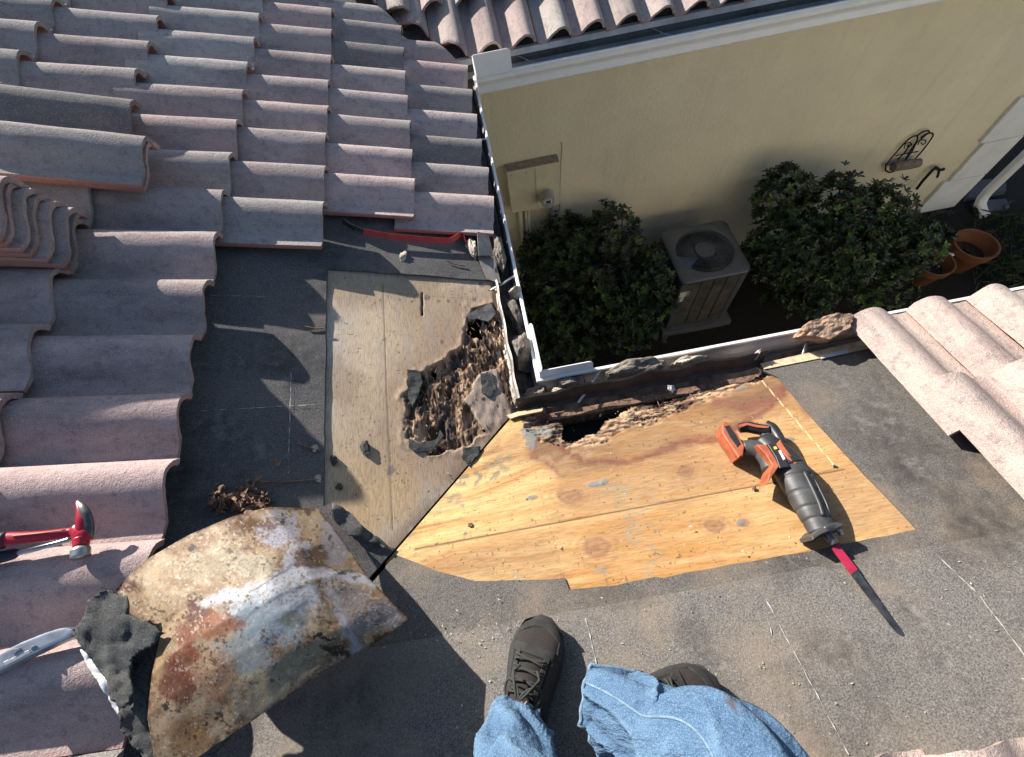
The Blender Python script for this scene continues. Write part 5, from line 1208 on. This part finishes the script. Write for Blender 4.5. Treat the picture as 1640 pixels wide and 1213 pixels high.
# ================================================================== PERSON (the photographer's legs)
per = empty('person', (.0, -.25, zN(0, -.25)), 'person in faded blue jeans and worn black trail shoes standing on the near slope', 'person')
def pz(x, y, h): return Vector((x, y, zN(x, y)+.012+h))
toeL = PN(882, 1000, .03); aimL = (PN(882, 1000, .03)-PN(843, 1150, .03)); aimL.z = 0; aimL.normalize()
toeR = PN(1146, 1099, .03); aimR = Vector((.95, .10, 0)).normalized()
def shoe_frame(toe, aim, L=.285):
    hx = toe-aim*L; up_ = NN; X_ = Vector((aim.x, aim.y, -s*aim.y)).normalized(); Y_ = up_.cross(X_).normalized(); hx = toe-X_*.250
    m = Matrix((X_*.87, Y_, up_)).transposed().to_4x4(); m.translation = Vector((hx.x, hx.y, zN(hx.x, hx.y)+.0155)); return m
def W(x):   # half width of the last
    return float(np.interp(x, [0, .02, .06, .12, .17, .205, .24, .265, .28, .287], [.018, .034, .037, .038, .046, .050, .047, .038, .024, .006]))
def HT(x): return float(np.interp(x, [0, .015, .05, .09, .13, .17, .21, .25, .275, .287], [.062, .084, .100, .104, .088, .072, .060, .050, .040, .028]))
def shoe(mw, side, label):
    root = empty('shoe'); root.parent = per; root.matrix_world = mw; root.matrix_parent_inverse = Matrix.Identity(4)
    root.parent = None; root.parent = per; root.matrix_parent_inverse = per.matrix_world.inverted() if False else Matrix.Translation(-Vector(per.location))
    return root
def build_shoe(mw, side):
    def ob(name, bm, mat, parent=None, sm=True):
        bm.transform(mw); o = obj(name, bm, mat, None, sm)
        if parent is None: par(o, per)
        else:
            o.parent = parent
        return o
    cxs = lambda x: side*.010*math.sin(max(0, x-.08)/.2*2.2)      # inward curve of the last
    bm = bmesh.new(); rows = []
    xs = [0, .004, .012, .03, .05, .07, .09, .11, .13, .15, .17, .19, .21, .23, .245, .26, .272, .281, .287]
    for x in xs:
        w_, h_ = W(x), HT(x); ring = []
        for i in range(25):
            a = math.pi*i/24; cc, ss = math.cos(a), math.sin(a); e = .72
            yy = w_*math.copysign(abs(cc)**e, cc); zz = .022+(h_-.022)*(ss**.62)
            if x < .1: yy *= 1-.28*(zz/h_)**2
            k = .0012*mn.noise(Vector((x*60, yy*60, side*3)))
            ring.append(bm.verts.new((x, cxs(x)+yy+k, zz+k)))
        rows.append(ring)
    for a, b in zip(rows, rows[1:]):
        for i in range(24): bm.faces.new((a[i], a[i+1], b[i+1], b[i]))
    bm.faces.new(rows[0][::-1]); bm.faces.new(rows[-1]); bmesh.ops.recalc_face_normals(bm, faces=bm.faces)
    root = ob('shoe', bm, M['mesh'])
    # sole
    bm = bmesh.new(); top_ = []; b_ = []
    n_ = 40; outl_ = []
    xs2 = np.linspace(0, .290, n_)
    for x in xs2: outl_.append((x, cxs(x)+W(min(x, .286))*1.06+.003))
    for x in xs2[::-1]: outl_.append((x, cxs(x)-W(min(x, .286))*1.06-.003))
    lo = [bm.verts.new((x-.001, y*.98, 0)) for x, y in outl_]; mi = [bm.verts.new((x, y, .012+(.012 if x > .26 else 0))) for x, y in outl_]; hi = [bm.verts.new((x, y*.985, .030+(.010 if x > .265 else 0))) for x, y in outl_]
    for A_, B_ in ((lo, mi), (mi, hi)):
        for i in range(len(lo)): bm.faces.new((A_[i], A_[(i+1) % len(lo)], B_[(i+1) % len(lo)], B_[i]))
    bm.faces.new(lo[::-1]); bm.faces.new(hi); bmesh.ops.recalc_face_normals(bm, faces=bm.faces); ob('sole', bm, M['sole'], root)
    # suede overlays following the upper
    def surf(x, a, off=.0022):
        w_, h_ = W(x), HT(x); cc, ss = math.cos(a), math.sin(a); yy = w_*math.copysign(abs(cc)**.72, cc); zz = .022+(h_-.022)*(max(ss, 0)**.62)
        if x < .1: yy *= 1-.28*(zz/h_)**2
        n_ = Vector((0, cc, ss)); return Vector((x, cxs(x)+yy, zz))+n_*off
    def patch(fx0, fx1, a0, a1, nx=14, na=14, off=.0028):
        bm = bmesh.new(); rows = []
        for j in range(na+1):
            a = a0+(a1-a0)*j/na; x0_, x1_ = fx0(a), fx1(a)
            rows.append([bm.verts.new(surf(x0_+(x1_-x0_)*i/nx, a, off*(0.2 if i in (0, nx) or j in (0, na) else 1))) for i in range(nx+1)])
        for A_, B_ in zip(rows, rows[1:]):
            for i in range(nx): bm.faces.new((A_[i], A_[i+1], B_[i+1], B_[i]))
        bmesh.ops.recalc_face_normals(bm, faces=bm.faces); return bm
    pi = math.pi
    ob('toe_cap', patch(lambda a: .262-.03*abs(math.cos(a))**1.5, lambda a: .2865, .0, pi), M['shoe'], root)
    for sg_ in (0, 1):
        f_ = (lambda a0, a1: (a0, a1)) if sg_ == 0 else (lambda a0, a1: (pi-a1, pi-a0))
        ob('side_overlay', patch(lambda a: .20, lambda a: .262, *f_(.0, .62)), M['shoe'], root)
        ob('side_overlay', patch(lambda a: .10+.03*math.sin(a), lambda a: .205, *f_(.02, .85)), M['shoe'], root)
        ob('eyestay', patch(lambda a: .085, lambda a: .212, *f_(.95, 1.22), off=.004), M['shoe'], root)
        ob('heel_counter', patch(lambda a: .0, lambda a: .085, *f_(.0, 1.05)), M['shoe'], root)
    ob('toe_band', patch(lambda a: .196, lambda a: .218, .62, pi-.62, off=.0035), M['shoe'], root)
    # tongue
    bm = bmesh.new(); rows = []
    for i in range(12):
        x = .185-.115*i/11; ring = []
        for j in range(9):
            t_ = j/8*2-1; ring.append(bm.verts.new((x, cxs(x)+t_*.026, HT(x)+.006+.012*max(0, (i-6)/5)-.010*t_*t_)))
        rows.append(ring)
    for A_, B_ in zip(rows, rows[1:]):
        for i in range(8): bm.faces.new((A_[i], A_[i+1], B_[i+1], B_[i]))
    bmesh.ops.recalc_face_normals(bm, faces=bm.faces); o = ob('tongue', bm, M['mesh'], root); m_ = o.modifiers.new('t', 'SOLIDIFY'); m_.thickness = .006
    # laces
    bm = bmesh.new()
    for i in range(5):
        x = .19-.022*i; a_ = 1.08; xa_ = x; xb_ = x-.012
        for d_ in (1, -1):
            P_ = []
            for j in range(7):
                t_ = j/6; a = (a_ if d_ > 0 else pi-a_)+((pi-2*a_) if d_ > 0 else -(pi-2*a_))*t_
                q = surf(xa_+(xb_-xa_)*t_, a, .0115 if 0 < j < 6 else .006); P_.append(q)
            tube(bm, P_, .0024, 6)
    x = .098
    for d_ in (1, -1):
        c0 = Vector((x, cxs(x), HT(x)+.024)); P_ = []
        for j in range(17):
            t_ = j/16*2*pi; P_.append(c0+Vector((.020*math.sin(t_)+.012*(1-math.cos(t_)), d_*.017*(1-math.cos(t_)), -.010*(1-math.cos(t_))+.004*math.sin(t_))))
        tube(bm, P_, .0025, 6)
        P_ = [c0, c0+Vector((.02, d_*.012, .002)), c0+Vector((.05, d_*.025, -.010)), c0+Vector((.065, d_*.016, -.014))]; tube(bm, P_, .0024, 6)
    bmesh.ops.create_icosphere(bm, subdivisions=2, radius=.0055, matrix=Matrix.Translation((x, cxs(x), HT(x)+.024))); ob('laces', bm, M['lace'], root)
    # padded collar
    bm = bmesh.new(); P_ = []
    for j in range(25):
        t_ = 2*pi*j/24; P_.append(Vector((.052+.034*math.cos(t_), .024*math.sin(t_), .098-.006*math.cos(2*t_)+.006*math.cos(t_))))
    tube(bm, P_, .007, 10, False); ob('collar', bm, M['sock'], root)
    return root
mL = shoe_frame(toeL, aimL); mR = shoe_frame(toeR, aimR)
build_shoe(mL, 1); build_shoe(mR, -1)
ankL = mL @ Vector((.055, 0, .10)); ankR = mR @ Vector((.055, 0, .10))
hipY = -.42
kneeL = Vector((-.070, -.30, ankL.z+.37)); hipL = Vector((-.02, -.80, ankL.z+.60))
kneeR = PZ(1200, 1262, .55); hipR = Vector((.16, -.80, ankL.z+.60))
# body under the clothes: one continuous skin
def skinbody():
    P = [Vector((.07, -.83, ankL.z+.62)), hipL, kneeL, kneeL.lerp(ankL, .5), ankL, mL @ Vector((.03, 0, .05)), mL @ Vector((.18, 0, .04)), hipR, kneeR, kneeR.lerp(ankR, .5), ankR, mR @ Vector((.03, 0, .05)), mR @ Vector((.18, 0, .04))]
    Ed = [(0, 1), (1, 2), (2, 3), (3, 4), (4, 5), (4, 6), (0, 7), (7, 8), (8, 9), (9, 10), (10, 11), (10, 12)]
    R_s = [.11, .075, .045, .036, .027, .024, .024, .075, .045, .036, .027, .024, .024]
    me = bpy.data.meshes.new('body'); me.from_pydata([tuple(p) for p in P], Ed, []); o = bpy.data.objects.new('body', me); COL.objects.link(o); me.materials.append(M['skin'])
    m_ = o.modifiers.new('s', 'SKIN'); 
    for i, r_ in enumerate(R_s): me.skin_vertices[0].data[i].radius = (r_, r_)
    me.skin_vertices[0].data[0].use_root = True
    o.modifiers.new('ss', 'SUBSURF').levels = 1; par(o, per)
skinbody()
for mw_, an in ((mL, ankL), (mR, ankR)):
    bm = bmesh.new(); tube(bm, [mw_ @ Vector((.06, 0, .07)), mw_ @ Vector((.055, 0, .095)), mw_ @ Vector((.057, 0, .118))], [.030, .030, .030], 20); par(obj('sock', bm, M['sock'], None, True), per)
# jeans
m, nt, b = newmat('denim'); M['denim'] = m
tc_ = N_(nt, 'ShaderNodeTexCoord')
big = noise(nt, 7, 5, .65); fine = noise(nt, 800, 3, .7, None, (1, 1, .12)); fine2 = noise(nt, 1100, 2, .6, None, (1, 1, .4))
c_ = ramp(nt, big, [(.33, (.035, .080, .155)), (.5, (.058, .118, .205)), (.68, (.090, .160, .250))])
va = N_(nt, 'ShaderNodeVertexColor'); va.layer_name = 'Col'
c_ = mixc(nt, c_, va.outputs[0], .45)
c_ = mixc(nt, c_, (.34, .44, .54), ramp(nt, fine, [(.47, (0, 0, 0)), (.64, (.36,)*3)])); c_ = mixc(nt, c_, (.05, .10, .19), ramp(nt, fine2, [(.52, (0, 0, 0)), (.68, (.45,)*3)]))
att = N_(nt, 'ShaderNodeAttribute'); att.attribute_name = 'Stain'; c_ = mixc(nt, c_, (.07, .055, .05), att.outputs['Fac'])
nt.links.new(c_, b.inputs['Base Color']); b.inputs['Roughness'].default_value = .92; b.inputs['Specular IOR Level'].default_value = .1
p_ = bump(nt, b, fine, .35, .0012); p_ = bump(nt, b, noise(nt, 45, 4, .6), .4, .004, p_); bump(nt, b, noise(nt, 9, 5, .6, None, (1, 2.2, 1)), .9, .03, p_)
def catmull(P, n):
    P = [P[0]*2-P[1]]+P+[P[-1]*2-P[-2]]; out = []
    for i in range(1, len(P)-2):
        for k in range(n):
            t = k/n; a, b_, c__, d = P[i-1], P[i], P[i+1], P[i+2]
            out.append(.5*((2*b_)+(-a+c__)*t+(2*a-5*b_+4*c__-d)*t*t+(-a+3*b_-3*c__+d)*t**3))
    out.append(P[-2]); return out
def leg(path, radii, seed, folds, frontdir, stain=None, bunch=1.0):
    pts = catmull(path, 26); rr = np.interp(np.linspace(0, 1, len(pts)), np.linspace(0, 1, len(radii)), radii); n_ = 96; V = []; D = []; rows = []
    prev = Vector(frontdir)
    L = 0
    for i, p in enumerate(pts):
        if i: L += (p-pts[i-1]).length
        t = (pts[min(i+1, len(pts)-1)]-pts[max(i-1, 0)]).normalized(); a = (prev-t*prev.dot(t)).normalized(); bb = t.cross(a); prev = a
        row = []
        for k in range(n_):
            q = 2*math.pi*k/n_; d = a*math.cos(q)+bb*math.sin(q); r0 = rr[i]
            # cloth folds: diagonal creases, tighter toward the cuff, and sag
            lowk = math.exp(-L/.16)*bunch
            warp = mn.noise(Vector((q*.6+seed, L*4, 0)))*1.4
            f1 = abs(math.sin((L*26+2.0*math.sin(q+seed)+warp*2.0)))**.7
            f2 = mn.noise(Vector((math.cos(q)*1.6+seed*3, math.sin(q)*1.6, L*11)))
            ridge = 1-abs(mn.noise(Vector((math.cos(q)*1.1+L*6+seed, math.sin(q)*1.1, L*9+seed*2))))*2
            dr = (f1-.5)*.008*lowk+f2*.013+(max(ridge, 0)**4)*.011*(.5+lowk)*folds
            row.append(len(V)); V.append(tuple(p+d*(r0+dr))); D.append(dr)
        rows.append(row)
    Fc = []
    for A_, B_ in zip(rows, rows[1:]):
        for k in range(n_): Fc.append((A_[k], A_[(k+1) % n_], B_[(k+1) % n_], B_[k]))
    return V, Fc, D, rows, pts
allV, allF, allD = [], [], []
cuffs = []
for (pth, rad_, sd_, side_) in (([ankL+Vector((.004, -.016, -.004)), ankL+Vector((.002, -.014, .055)), ankL.lerp(kneeL, .45)+Vector((0, .01, 0)), kneeL, kneeL.lerp(hipL, .5), hipL], [.047, .049, .056, .067, .080, .086], 1.3, 0),
                                ([ankR+Vector((.004, .002, .008)), ankR+Vector((.022, .0, .06)), ankR.lerp(kneeR, .5)+Vector((0, .0, 0)), kneeR, kneeR.lerp(hipR, .5), hipR], [.056, .055, .064, .073, .084, .09], 4.1, 1)):
    V_, F_, D_, rows_, pts_ = leg(pth, rad_, sd_, 1.0, (0, 1, 0)); o0 = len(allV); allV += V_; allF += [tuple(i+o0 for i in f) for f in F_]; allD += D_
    cuffs.append([Vector(V_[i]) for i in rows_[0]]+[Vector(V_[rows_[0][0]])]); 
    if side_ == 1: seamR = [Vector(V_[rows_[i][int(.13*96) % 96]]) for i in range(0, len(rows_)-30)]
    if side_ == 0: seamL = [Vector(V_[rows_[i][int(.62*96)]]) for i in range(0, len(rows_)-30)]
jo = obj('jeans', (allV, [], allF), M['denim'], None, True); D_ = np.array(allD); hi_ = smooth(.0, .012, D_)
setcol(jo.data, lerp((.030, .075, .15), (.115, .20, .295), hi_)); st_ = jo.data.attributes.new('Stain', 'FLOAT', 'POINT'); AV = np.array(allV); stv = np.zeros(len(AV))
for u, v, r_ in ((1168, 1134, .010), (1174, 1147, .005)):
    q = AV-np.array([0, 0, H]); w_ = q@CR.T; uu = w_[:, 0]/w_[:, 2]*F+820; vv = w_[:, 1]/w_[:, 2]*F+606.5; dd = np.hypot(uu-u, vv-v); dd[w_[:, 2] < .05] = 1e9
    i_ = int(np.argmin(dd+(w_[:, 2]*2000*(dd < 12)))) if (dd < 12).any() else int(np.argmin(dd)); stv = np.maximum(stv, smooth(r_, r_*.6, np.linalg.norm(AV-AV[i_], axis=1)*(1+.5*fbm(AV[:, 0]*90, AV[:, 1]*90, 2)))*.85)
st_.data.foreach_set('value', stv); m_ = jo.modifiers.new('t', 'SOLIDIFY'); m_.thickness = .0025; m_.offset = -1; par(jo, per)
M['thread'] = simple('pale_hem', (.15, .23, .32), .9, 0, .3, 120, .8, .002)
for cf in cuffs:
    bm = bmesh.new(); tube(bm, cf, .0034, 8, False); par(obj('hem', bm, M['thread'], None, True), per)
for sm_ in (seamR, seamL):
    bm = bmesh.new(); tube(bm, sm_, .0020, 8, False); par(obj('side_seam', bm, M['thread'], None, True), per)
